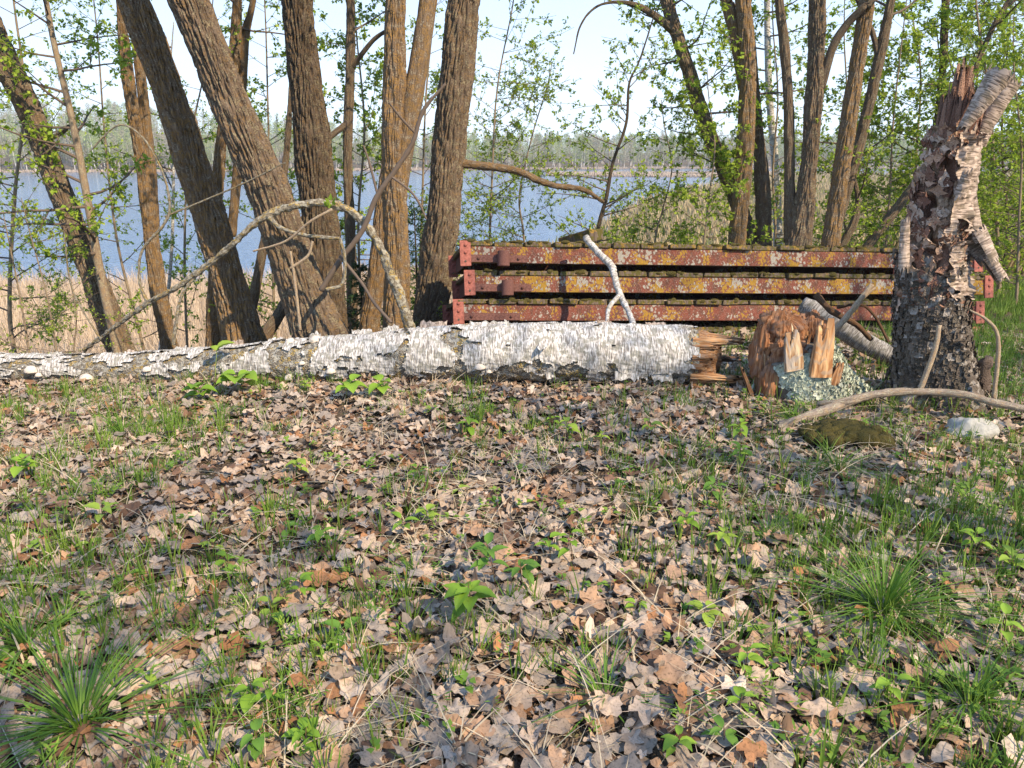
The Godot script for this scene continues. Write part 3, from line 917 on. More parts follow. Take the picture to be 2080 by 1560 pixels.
func young_trees() -> void:
	# [px, py, depth] of the stems, thickness, number of branches, leaf size, leaves per node
	var L := "young leafy trees and saplings"
	sapling("leafy_sapling", "smooth grey-green leafy sapling crossing in front of the leftmost leaning tree", L, [[236, 700, 7.5], [205, 560, 7.5], [182, 430, 7.5], [150, 260, 7.5], [108, 80, 7.5], [90, -20, 7.5]], {"rad": 0.055, "n": 16, "leaf": 0.055, "lush": 1.3, "each": 1.5, "over": 1.2, "from": 0.25, "order": 2, "spread": 0.22})
	var rows := [
		["dark thin-stemmed bush with tiny leaves at the far left edge", [[60, 720, 7.0], [40, 600, 7.0], [20, 500, 7.0]], {"rad": 0.014, "lush": 1.0, "n": 11, "leaf": 0.026, "each": 1.4, "over": 0.3, "order": 2, "spread": 0.4}],
		["airy shrub of wiry stems left of the leftmost leaning tree's foot", [[115, 715, 6.9], [95, 600, 6.9], [60, 470, 6.9]], {"rad": 0.012, "lush": 1.0, "n": 12, "leaf": 0.024, "each": 1.5, "over": 0.3, "order": 2, "spread": 0.38}],
		["small wiry shrub in front of the reeds beside the leftmost tree's foot", [[150, 715, 7.0], [155, 640, 7.0], [140, 560, 7.0]], {"rad": 0.010, "lush": 1.0, "n": 8, "leaf": 0.024, "each": 1.4, "over": 0.2, "order": 2, "spread": 0.42}],
		["tall leafy sapling reaching up into the top left corner", [[20, 640, 9.5], [30, 400, 9.5], [50, 200, 9.5], [30, 20, 9.5]], {"rad": 0.03, "n": 18, "leaf": 0.05, "each": 1.5, "over": 0.8, "lush": 1.2, "order": 2, "spread": 0.26}],
		["leafy sapling between the leaning tree and the twin-stemmed tree", [[290, 700, 10.5], [240, 500, 10.5], [215, 300, 10.5], [200, 100, 10.5]], {"rad": 0.025, "n": 14, "leaf": 0.05, "each": 1.3, "lush": 1.3, "over": 0.8, "order": 2, "spread": 0.22}],
		["leafy sapling showing between the twin-stemmed tree and the torn-strip tree", [[380, 700, 10.0], [375, 500, 10.0], [385, 300, 10.0], [420, 120, 10.0]], {"rad": 0.022, "n": 14, "leaf": 0.05, "each": 1.4, "lush": 1.3, "over": 0.8, "order": 2, "spread": 0.2}],
		["leafy sapling behind the gap between the broadest and dark straight trees", [[560, 680, 10.0], [550, 450, 10.0], [545, 250, 10.0], [540, 60, 10.0]], {"rad": 0.022, "n": 26, "leaf": 0.052, "each": 1.6, "over": 0.8, "order": 2, "spread": 0.2}],
		["bright leafy sapling around the slim grey-brown tree", [[735, 660, 9.4], [728, 450, 9.4], [740, 260, 9.4], [725, 80, 9.4]], {"rad": 0.022, "n": 32, "leaf": 0.055, "each": 1.7, "over": 0.8, "order": 2, "spread": 0.2}],
		["leafy sapling peeping through left of the stout tree by the docks", [[850, 640, 9.6], [858, 400, 9.6], [865, 200, 9.6], [880, 40, 9.6]], {"rad": 0.02, "n": 22, "leaf": 0.05, "each": 1.5, "over": 0.6, "order": 2, "spread": 0.18}],
		["feathery sapling just right of the stout tree by the dock stack", [[995, 500, 8.8], [1000, 350, 8.8], [1010, 180, 8.8], [1040, 20, 8.8]], {"rad": 0.016, "n": 30, "leaf": 0.038, "each": 1.5, "over": 0.5, "order": 2, "spread": 0.26}],
		["spreading sapling with upright twigs left of the forked grey branch", [[1065, 500, 9.2], [1055, 400, 9.2], [1080, 280, 9.2], [1110, 180, 9.2]], {"rad": 0.015, "n": 26, "leaf": 0.038, "each": 1.5, "over": 0.3, "order": 2, "spread": 0.32}],
		["crooked dark sapling rising behind the leaning forked branch on the docks", [[1212, 490, 8.3], [1232, 400, 8.3], [1245, 330, 8.3], [1272, 250, 8.3], [1278, 170, 8.3], [1300, 120, 8.3]], {"rad": 0.026, "n": 22, "leaf": 0.042, "each": 1.3, "over": 0.5, "order": 2, "spread": 0.24, "bark": "bark_dark"}],
		["low bushy sapling over the marsh left of the curved tree", [[1330, 495, 8.8], [1345, 430, 8.8], [1365, 340, 8.8], [1350, 260, 8.8]], {"rad": 0.014, "n": 26, "leaf": 0.045, "each": 1.5, "over": 0.3, "order": 2, "spread": 0.36}],
		["leafy sapling in front of the curved tree's foot", [[1430, 495, 8.3], [1440, 400, 8.3], [1452, 300, 8.3], [1440, 200, 8.3]], {"rad": 0.014, "n": 24, "leaf": 0.048, "each": 1.6, "over": 0.3, "order": 2, "spread": 0.28}],
		["leafy sapling among the trunks between orange lichen tree and twin stems", [[1575, 495, 9.6], [1570, 350, 9.6], [1580, 200, 9.6], [1570, 50, 9.6]], {"rad": 0.018, "n": 28, "leaf": 0.052, "each": 1.7, "over": 0.6, "order": 2, "spread": 0.22}],
		["leafy sapling filling the gap right of the twin-stemmed tree", [[1720, 500, 10.2], [1705, 360, 10.2], [1720, 220, 10.2], [1715, 80, 10.2]], {"rad": 0.02, "n": 26, "leaf": 0.052, "each": 1.6, "over": 0.6, "order": 2, "spread": 0.22}],
		["bright leafy sapling between the slanting trunks and the snag", [[1800, 500, 9.8], [1808, 380, 9.8], [1815, 240, 9.8], [1830, 100, 9.8]], {"rad": 0.02, "n": 34, "leaf": 0.055, "each": 1.8, "over": 0.6, "order": 2, "spread": 0.26}],
		["tall leafy sapling left above the snag's broken top", [[1850, 470, 10.8], [1862, 300, 10.8], [1870, 150, 10.8], [1850, 10, 10.8]], {"rad": 0.022, "n": 32, "leaf": 0.055, "each": 1.8, "over": 0.6, "order": 2, "spread": 0.24}],
		["leafy tree with crossing boughs right above the snag's bark scroll", [[2030, 560, 9.8], [2020, 380, 9.8], [2010, 200, 9.8], [1985, 30, 9.8]], {"rad": 0.03, "n": 34, "leaf": 0.052, "each": 1.6, "over": 0.6, "order": 2, "spread": 0.26}],
		["young tree with fresh leaves at the right edge beside the snag", [[2065, 600, 8.8], [2070, 450, 8.8], [2075, 300, 8.8], [2060, 150, 8.8]], {"rad": 0.02, "n": 30, "leaf": 0.05, "each": 1.7, "over": 0.6, "order": 2, "spread": 0.26}],
		["thin dark sapling in the wood just right of the snag's hanging bark", [[2040, 560, 11.5], [2045, 430, 11.5], [2035, 300, 11.5], [2040, 180, 11.5]], {"rad": 0.03, "n": 30, "leaf": 0.05, "each": 1.6, "over": 1.4, "order": 2, "spread": 0.24, "bark": "bark_dark"}],
		["farther leafy tree in the wood behind the right edge", [[2100, 540, 13.0], [2095, 400, 13.0], [2090, 250, 13.0], [2100, 100, 13.0]], {"rad": 0.045, "n": 32, "leaf": 0.06, "each": 1.7, "over": 1.5, "order": 2, "spread": 0.24, "bark": "bark_dark"}],
		["farther leafy tree seen behind the snag's hanging bark roll", [[1985, 540, 13.5], [1990, 400, 13.5], [1980, 250, 13.5], [1990, 100, 13.5]], {"rad": 0.045, "n": 32, "leaf": 0.06, "each": 1.6, "over": 1.5, "order": 2, "spread": 0.24, "bark": "bark_dark"}],
	]
	for q in rows: sapling("leafy_sapling", q[0], L, q[1], q[2])
	# a small dark spruce between the trunks
	for sp in [[850, 650, 8.9, 1.9, "small dark spruce between the forked tree and the stout tree"], [738, 660, 8.2, 1.1, "little dark spruce at the foot of the slim grey-brown tree"]]:
		var f := W(sp[0], sp[1], sp[2])
		f.y = ground_y(f.x, f.z)
		var t := thing("spruce", sp[4], "tree", f, "small dark spruces")
		var hh: float = sp[3]
		var mb := MB.new()
		mb.rings(PackedVector3Array([f, f + Vector3(0, hh * 0.5, 0), f + Vector3(0, hh, 0)]), PackedFloat32Array([0.025, 0.015, 0.004]), 8, 1, 1)
		put(mb, "trunk", M.bark_dark, t)
		var lf := MB.new()
		for k in 90:
			var y := hh * lerpf(0.06, 0.98, k / 90.0)
			var a := rng.randf() * TAU
			var ln := (hh - y) * 0.34 + 0.05
			var out := Vector3(cos(a), -0.12, sin(a))
			for j in 26:
				var s := ln * (j + 1.0) / 26.0
				lf.col = Color(0.035, 0.075, 0.025) * rng.randf_range(0.7, 1.5)
				leaf_card(lf, f + Vector3(0, y, 0) + out * s + ball(0.012), (out + ball(0.9)).normalized(), ball(), 0.06, 0.012)
		put(lf, "crown", M.leaf, t).set_meta("kind", "stuff")

func dock_stack() -> void:
	var A := W(940, 489, 6.25)
	var B := W(1990, 507, 7.05)
	var D := W(884, 521, 7.4)
	var X := (B - A).normalized()
	var Z := (A - D)
	Z = (Z - X * Z.dot(X)).normalized()
	var Y := Z.cross(X).normalized()
	var fr := Basis(X, Y, Z)
	var ln := A.distance_to(B)
	var deep := 1.15
	var step := 0.243
	var words := ["topmost red steel dock section, its rail thick with yellow lichen", "second red dock section from the top of the stack", "third red dock section from the top, just above the birch log", "lowest red dock section of the stack, mostly hidden behind the birch log"]
	var shift := [0.0, 0.035, -0.06, -0.02]
	var grow := [0.0, 0.10, 0.12, 0.06]
	for k in 4:
		var o: Vector3 = A - Y * step * k + X * shift[k] - Z * (0.012 * k)
		var t := thing("dock_section", words[k], "dock section", o - Y * 0.21, "stacked red dock sections")
		var L: float = ln + grow[k]
		var loc := func(x: float, y: float, z: float) -> Vector3: return o + fr * Vector3(x, y, z)
		# the two side rails are channels: web with a lip above and below
		for s in [0.0, -deep]:
			var mb := MB.new()
			mb.box(loc.call(L * 0.5, -0.112, s - 0.006), Vector3(L, 0.136, 0.012), fr)
			for q in mb.v.size():   # uv in metres along the rail
				var p: Vector3 = fr.inverse() * (mb.v[q] - o)
				mb.uv[q] = Vector2(p.x + k * 1.37, p.y + k * 0.21)
			for lip in [-0.178, -0.046]:
				mb.box(loc.call(L * 0.5, lip, s + (-0.034 if s == 0.0 else 0.028)), Vector3(L, 0.008, 0.045), fr)
			put(mb, "side_rail", M.red_rail if k < 2 else M.red_rail_clean, t)
		# end plates at the corners, with bolts
		for e in [0.0, 1.0]:
			for s in [0.0, -deep]:
				var mb := MB.new()
				var x: float = 0.02 + e * (L - 0.04)
				mb.box(loc.call(x, -0.105, s + 0.008), Vector3(0.092, 0.212, 0.016), fr * Basis(Vector3(0, 0, 1), 0.03))
				
				var plate := put(mb, "end_plate", M.red_plate, t)
				for bolt in [[-0.036, 1], [-0.098, 1], [-0.172, 0]]:
					var bm := MB.new()
					var p: Vector3 = loc.call(x, bolt[0], s + 0.014)
					if bolt[1]:
						bm.rings(PackedVector3Array([p, p + Z * 0.008, p + Z * 0.013]), PackedFloat32Array([0.016, 0.014, 0.007]), 10)
						put(bm, "bolt", M.red_plate, plate)
					else:
						bm.rings(PackedVector3Array([p + Z * 0.0015, p + Z * 0.0035]), PackedFloat32Array([0.010, 0.010]), 10)
						bm.c.fill(Color(0.08, 0.06, 0.05))
						put(bm, "bolt_hole", M.plain, plate)
		# cross members
		for j in 5:
			var mb := MB.new()
			mb.box(loc.call(0.05 + (L - 0.1) * j / 4.0, -0.112, -deep * 0.5 - 0.006), Vector3(0.01, 0.135, deep - 0.06), fr)
			put(mb, "cross_member", M.rust, t)
		# a strap bolted low on the front rail with a tube for the post
		var st := MB.new()
		st.box(loc.call(0.30, -0.145, 0.006), Vector3(0.50, 0.062, 0.010), fr)
		var strap := put(st, "strap", M.rust, t)
		for x in [0.13, 0.47]:
			var bm := MB.new()
			var p: Vector3 = loc.call(x, -0.145, 0.011)
			bm.rings(PackedVector3Array([p, p + Z * 0.010, p + Z * 0.014]), PackedFloat32Array([0.013, 0.012, 0.006]), 8)
			put(bm, "bolt", M.rust, strap)
		if k < 2:
			var tb := MB.new()
			var p0: Vector3 = loc.call(0.335, -0.085, 0.062)
			var p1: Vector3 = loc.call(0.335, -0.215, 0.062)
			tb.rings(PackedVector3Array([p1, p1 + Y * 0.006, p0 - Y * 0.006, p0]), PackedFloat32Array([0.046, 0.051, 0.051, 0.046]), 24)
			put(tb, "post_socket", M.rust, t)
		# deck planks lie across; their weathered ends show above the front rail
		var n := 19
		for j in n:
			var mb := MB.new()
			var w := L / n
			var cut := rng.randf_range(-0.012, 0.03)
			mb.box(loc.call(w * (j + 0.5) + rng.randf_range(-0.004, 0.004), -0.020 + rng.randf_range(-0.003, 0.003), -deep * 0.5 + cut * 0.5), Vector3(w - rng.randf_range(0.012, 0.03), 0.040, deep + 0.02 + cut), fr * Basis(Vector3(0, 0, 1), rng.randf_range(-0.012, 0.012)), 0.004, rng)
			for q in mb.uv.size(): mb.uv[q] = mb.uv[q] * 2.0 + Vector2(j * 0.37, k * 0.61)
			var pl := put(mb, "plank", M.plank, t)
			# cushions of moss on the plank ends
			if rng.randf() < 0.75:
				var mo := MB.new()
				for c in rng.randi_range(3, 7):
					var p: Vector3 = loc.call(w * (j + rng.randf_range(0.1, 0.9)), rng.randf_range(-0.006, 0.002) if k == 0 or rng.randf() < 0.5 else -0.012, 0.008 + cut - rng.randf_range(0.0, 0.05))
					mound(mo, p, Vector3(rng.randf_range(0.02, 0.055), rng.randf_range(0.008, 0.022), rng.randf_range(0.012, 0.03)), fr)
				put(mo, "moss", M.moss, pl).set_meta("kind", "stuff")
	# the short block that lies on top
	var bo := W(1178, 484, 6.75)
	var bl := MB.new()
	bl.box(bo, Vector3(0.13, 0.10, 0.5), fr * Basis(Vector3.UP, 0.35) * Basis(Vector3(0, 0, 1), 0.18), 0.012, rng)
	var blk := put(bl, "wood_block", M.plank, self)
	tag(blk, "weathered wood block lying on top of the dock stack", "wood block")

func mound(mb: MB, at: Vector3, r: Vector3, b := Basis.IDENTITY) -> void:
	# a low bumpy cushion
	var s := mb.v.size()
	for i in 5:
		for j in 9:
			var th := PI * i / 4.0
			var a := TAU * (j % 8) / 8.0
			var q := Vector3(sin(th) * cos(a), cos(th), sin(th) * sin(a))
			var e := 1.0 + 0.3 * nf.get_noise_3d(at.x * 9.0 + q.x * 2.0, at.y * 9.0 + q.y * 2.0, at.z * 9.0 + q.z * 2.0)
			mb.vert(at + b * (q * r * e), Vector2(j / 8.0, i / 4.0))
	for i in 4:
		for j in 8:
			var k := s + i * 9 + j
			mb.quad(k, k + 1, k + 10, k + 9)

func fallen_birch() -> void:
	var at := [[-120, 742, 5.62, 52], [60, 750, 5.6, 58], [250, 752, 5.55, 66], [450, 745, 5.45, 82], [700, 731, 5.25, 96], [900, 721, 5.12, 112], [1150, 717, 5.02, 118], [1300, 720, 4.98, 118], [1412, 723, 4.95, 114]]
	var pts: Array = []
	var rads: Array = []
	for q in at:
		pts.append(W(q[0], q[1], q[2])); rads.append(wide(q[3], q[1], q[2]) * 0.5)
	var c := course(pts, rads, 0.0095)
	var P: PackedVector3Array = c[0]
	var R: PackedFloat32Array = c[1]
	var n := P.size()
	var t := thing("fallen_birch", "long fallen white birch log with peeling bark lying across the picture", "log", Vector3(P[n / 2].x, ground_y(P[n / 2].x, P[n / 2].z), P[n / 2].z))
	# the rough body under the white skin
	var mb := MB.new()
	var body := func(p: Vector3, _a: float, k: int, _u: float, _s: float) -> Array:
		return [-0.004 + R[k] * 0.07 * ns.get_noise_3d(p.x * 3.0, p.y * 6.0, p.z * 6.0) + 0.010 * nf.get_noise_3d(p.x * 22.0, p.y * 30.0, p.z * 30.0)]
	mb.rings(P, R, 64, 2, 1.6, body)
	put(mb, "trunk", M.rough_log, t)
	# the white skin: a ragged sheet with lifted edges. ang 0 is up, positive towards the viewer
	var sk := MB.new()
	var along := 0.0
	var rows := 170
	var id := {}
	var mask := PackedFloat32Array()
	mask.resize(n * (rows + 1))
	var T := PackedVector3Array()
	for k in n: T.append((P[mini(k + 1, n - 1)] - P[maxi(k - 1, 0)]).normalized())
	var bare := [[-1.7, 0.05], [-1.42, 0.03], [-0.73, 0.045], [-0.36, 0.075], [-2.25, 0.10], [-2.85, 0.09], [-3.25, 0.06]]
	for k in n:
		var x := P[k].x
		for j in rows + 1:
			var a := lerpf(-1.9, 2.5, float(j) / rows)
			var m := 0.43 + 1.15 * ns.get_noise_2d(x * 2.6 + 7.0, a * 1.1) + 0.55 * nf.get_noise_2d(x * 9.0, a * 3.2) + 0.12 * nf.get_noise_2d(x * 26.0, a * 12.0)
			m += 0.35 * ramp(-1.6, -0.9, x)
			m -= 1.25 * ramp(1.35, 2.35, a + 0.3 * ns.get_noise_2d(x * 6.0, 3.0))
			m -= 0.26 * ramp(-0.8, -2.0, x) * ramp(-0.2, 0.8, a)
			for b in bare:
				m -= 1.3 * maxf(0.0, 1.0 - absf(x - b[0] - 0.03 * sin(a * 3.0 + b[0] * 9.0)) / b[1]) * ramp(-0.8, 0.3, a + 0.6 * sin(b[0] * 40.0))
			if x > 0.75: m += 0.4 - 1.6 * ramp(P[n - 1].x - 0.10, P[n - 1].x - 0.01, x + 0.05 * nf.get_noise_2d(a * 3.0, 1.0) + 0.02 * nf.get_noise_2d(a * 11.0, 8.0))
			mask[k * (rows + 1) + j] = m
	for k in n - 1:
		for j in rows:
			var q := k * (rows + 1) + j
			if mask[q] > 0.0 and mask[q + 1] > 0.0 and mask[q + rows + 1] > 0.0 and mask[q + rows + 2] > 0.0:
				var ids: Array = []
				for w in [[k, j], [k + 1, j], [k + 1, j + 1], [k, j + 1]]:
					var key: int = w[0] * (rows + 1) + w[1]
					if not id.has(key):
						var kk: int = w[0]
						var a := lerpf(-1.9, 2.5, float(w[1]) / rows)
						var fwd := T[kk].cross(Vector3.UP).normalized()
						var up := fwd.cross(T[kk]).normalized()
						var dir := up * cos(a) + fwd * sin(a)
						var p := P[kk] + dir * R[kk]
						var lift := 0.013 * maxf(0.0, 1.0 - mask[key] / 0.22) * (0.4 + 0.9 * absf(nf.get_noise_2d(p.x * 5.0, a * 3.0)))
						var r := R[kk] * (1.0 + 0.07 * ns.get_noise_3d(p.x * 3.0, p.y * 6.0, p.z * 6.0)) + 0.010 + lift + 0.0035 * nf.get_noise_2d(p.x * 14.0, a * 8.0)
						sk.col = Color(1, 1, 1)
						id[key] = sk.vert(P[kk] + dir * r, Vector2(p.x * 0.75, a * R[kk] * 1.5))
					ids.append(id[key])
				sk.quad(ids[0], ids[1], ids[2], ids[3])
	put(sk, "white_bark", M.birch, t)
	# curls of bark standing up from the top and sides
	var near := func(px: float) -> int:
		var best := 0
		for k in n:
			var r := Vector3(P[k].x, P[k].y - EYE.y, P[k].z).rotated(Vector3.RIGHT, deg_to_rad(PITCH))
			if absf(1040.0 + F * r.x / -r.z - px) < absf(1040.0 + F * (Vector3(P[best].x, P[best].y - EYE.y, P[best].z).rotated(Vector3.RIGHT, deg_to_rad(PITCH))).x / -(Vector3(P[best].x, P[best].y - EYE.y, P[best].z).rotated(Vector3.RIGHT, deg_to_rad(PITCH))).z - px): best = k
		return best
	for cu in [[270, -0.1, 0.06, 0.05], [490, 0.0, 0.10, 0.07], [560, -0.3, 0.12, 0.05], [650, 0.1, 0.09, 0.06], [740, -0.2, 0.16, 0.05], [800, 0.0, 0.12, 0.06], [880, -0.3, 0.20, 0.07], [990, -0.5, 0.26, 0.10], [1035, 0.15, 0.03, 0.06], [1225, 0.0, 0.10, 0.04], [1330, -0.2, 0.14, 0.05], [1110, 0.9, 0.07, 0.10], [1385, 0.2, 0.10, 0.03], [1270, 1.9, 0.16, 0.07], [1120, 2.0, 0.06, 0.05], [1340, 2.0, 0.14, 0.06], [120, 0.1, 0.10, 0.04], [380, 0.2, 0.10, 0.05]]:
		var k: int = near.call(cu[0])
		var a: float = cu[1]
		var fwd := T[k].cross(Vector3.UP).normalized()
		var up := fwd.cross(T[k]).normalized()
		var dir := up * cos(a) + fwd * sin(a)
		var tang := -up * sin(a) + fwd * cos(a)
		if a < 0.5: tang = -tang * 0.4 + dir * 0.9
		else: tang = tang * 0.9 + dir * 0.25
		var cm := MB.new()
		var na := 8
		var nl := 9
		var roll := rng.randf_range(1.2, 3.0)
		for i in nl + 1:
			var s: float = (float(i) / nl - 0.5) * cu[2]
			for j in na + 1:
				var q := float(j) / na
				var hh: float = cu[3] * (0.75 + 0.45 * nf.get_noise_2d(s * 30.0 + cu[0], 3.0))
				var ang: float = q * roll * 0.5
				var p: Vector3 = P[k] + dir * (R[k] + 0.006) + T[k] * (s + 0.01 * q * sin(cu[0])) + tang * hh * sin(ang) / maxf(0.3, roll * 0.5) * 1.2 + dir * hh * (1.0 - cos(ang)) * 0.6 * (1.0 if a > 0.5 else -0.3)
				cm.vert(p, Vector2(p.x * 0.75, q * 0.12))
		for i in nl:
			for j in na:
				var b := i * (na + 1) + j
				cm.quad(b, b + na + 1, b + na + 2, b + 1)
		put(cm, "bark_curl", M.birch if rng.randf() < 0.6 else M.birch_inner, t)
	# hoof fungi on the side
	for fu in [[85, 1.25, 0.052], [195, 1.75, 0.058], [320, 1.25, 0.036], [636, 1.35, 0.026], [692, 1.75, 0.040], [984, 1.75, 0.040], [1000, 1.95, 0.026], [605, 2.0, 0.042], [405, -0.1, 0.03], [600, 0.0, 0.05], [650, -0.1, 0.06], [98, 1.6, 0.03]]:
		var k: int = near.call(fu[0])
		var a: float = fu[1]
		var fwd := T[k].cross(Vector3.UP).normalized()
		var up := fwd.cross(T[k]).normalized()
		var root := P[k] + (up * cos(a) + fwd * sin(a)) * (R[k] - 0.004)
		var fm := MB.new()
		var z: float = fu[2] * 0.85
		for i in 8:
			for j in 17:
				var th := (PI * 0.52) * i / 7.0
				var b := TAU * (j % 16) / 16.0
				var q := Vector3(sin(th) * cos(b) * 1.15, cos(th) * 1.15, sin(th) * sin(b))
				q.z = maxf(q.z, -0.55)
				var e := 1.0 + 0.12 * nf.get_noise_3d(q.x * 3.0 + fu[0], q.y * 3.0, q.z * 3.0)
				fm.vert(root + (T[k] * q.x + Vector3.UP * (q.y - 0.45) + fwd * (q.z + 0.35)) * z * e, Vector2(q.x, q.y))
		for i in 7:
			for j in 16:
				var b := i * 17 + j
				fm.quad(b, b + 1, b + 18, b + 17)
		var m0 := fm.vert(root + (Vector3.UP * -0.42 + fwd * 0.30) * z)
		for j in 16: fm.tri(m0, 7 * 17 + j, 7 * 17 + j + 1)
		put(fm, "bracket_fungus", M.fungus, t)
	# the broken butt: bare rim, torn slabs and a dark hollow
	var e := P[n - 1]
	var ax := T[n - 1]
	var rim := MB.new()
	var rp := PackedVector3Array()
	var rr := PackedFloat32Array()
	for k in 8:
		rp.append(e - ax * 0.03 + ax * 0.022 * k); rr.append(R[n - 1] * (0.97 - 0.02 * k))
	rim.rings(rp, rr, 40, 3, 4.0, func(p: Vector3, _a, k: int, _u, _s): return [0.012 * nf.get_noise_3d(p.x * 8.0, p.y * 20.0, p.z * 20.0) - 0.012 * k * absf(ns.get_noise_2d(p.y * 9.0, p.z * 9.0))])
	put(rim, "bare_wood", M.wood_orange, t)
	var inner := MB.new()
	inner.rings(PackedVector3Array([e, e + ax * 0.16]), PackedFloat32Array([R[n - 1] * 0.72, R[n - 1] * 0.55]), 20, 2, 3.0)
	put(inner, "rotten_core", M.wood_dark, t)
	for sl in [[0.135, 0.10, 0.34, 0.045, "wood_tan"], [0.15, 0.0, 0.40, 0.05, "wood_orange"], [0.10, 0.13, 0.20, 0.04, "wood_orange"], [0.12, -0.11, 0.34, 0.04, "wood_dark"], [-0.13, 0.11, 0.50, 0.06, "wood_orange"], [-0.16, 0.0, 0.56, 0.07, "wood_dark"], [-0.10, 0.15, 0.36, 0.045, "wood_tan"], [-0.05, -0.14, 0.40, 0.05, "wood_dark"], [-0.165, 0.08, 0.42, 0.04, "wood_dark"], [0.04, 0.16, 0.16, 0.05, "wood_orange"], [-0.02, 0.165, 0.13, 0.05, "wood_orange"]]:
		var s := MB.new()
		var fwd := ax.cross(Vector3.UP).normalized()
		var root: Vector3 = e - ax * 0.05 + Vector3.UP * sl[0] + fwd * sl[1]
		splinter(s, root, ax + Vector3(0, rng.randf_range(-0.12, 0.05), 0) + fwd * rng.randf_range(-0.1, 0.1), sl[2], sl[3] * 1.7, sl[3])
		put(s, "torn_slab", M[sl[4]], t)

func splinter(mb: MB, root: Vector3, dir: Vector3, ln: float, w: float, th: float, blunt := 0.55) -> void:
	# a torn piece of wood: ridged along the fibre, broken off unevenly fibre by fibre
	var d := dir.normalized()
	var x := d.cross(Vector3(0.15, 0.3, 0.9)).normalized()
	if absf(d.x) > 0.8: x = d.cross(Vector3(0, 1, 0)).normalized()
	var y := d.cross(x)
	var n := 14
	var seg := 26
	var s := mb.v.size()
	var ph := root.x * 31.0 + root.y * 17.0
	for k in n + 1:
		var t := float(k) / n
		for j in seg + 1:
			var a := TAU * (j % seg) / seg
			var sq := 1.0 / maxf(absf(cos(a)), absf(sin(a)))      # squarish section
			sq = lerpf(1.0, sq, 0.6)
			var fib := nf.get_noise_2d(cos(a) * 4.0 + ph, sin(a) * 4.0)
			var reach := 0.78 + 0.42 * fib + 0.16 * nf.get_noise_2d(cos(a) * 11.0, sin(a) * 11.0 + ph)
			var end := lerpf(1.0, blunt, t * t)
			if k == n: end *= 0.35 if blunt < 0.8 else 0.85
			var p := (x * cos(a) * w * 0.5 + y * sin(a) * th * 0.5) * sq * end
			p *= 1.0 + 0.20 * fib + 0.16 * nf.get_noise_3d(a * 3.0 + ph, t * 1.5, 0.0)
			mb.vert(root + d * ln * t * (reach if k < n else reach * 0.93) + p, Vector2(float(j) / seg * 0.35 + ph, t * ln * 1.6))
		mb.weld.append(mb.v.size() - 1 - seg); mb.weld.append(mb.v.size() - 1)
	for k in n:
		for j in seg:
			var a := s + k * (seg + 1) + j
			mb.quad(a, a + seg + 1, a + seg + 2, a + 1)
	var m := mb.vert(root + d * ln * 0.62, Vector2(0.2, 0.3))
	for j in seg: mb.tri(m, s + n * (seg + 1) + j + 1, s + n * (seg + 1) + j)

func flakes(mb: MB, at: Vector3, out: Vector3, size: float) -> void:
	# one lichen rosette: a few ruffled lobes
	var x := out.cross(Vector3(0.3, 0.9, 0.2)).normalized()
	var y := out.cross(x)
	var m := mb.vert(at - out * 0.002)
	var n := 7
	for j in n:
		var a := TAU * j / n + rng.randf() * 0.5
		mb.vert(at + (x * cos(a) + y * sin(a)) * size * rng.randf_range(0.6, 1.1) + out * rng.randf_range(0.001, 0.007))
	for j in n: mb.tri(m, m + 1 + j, m + 1 + (j + 1) % n)

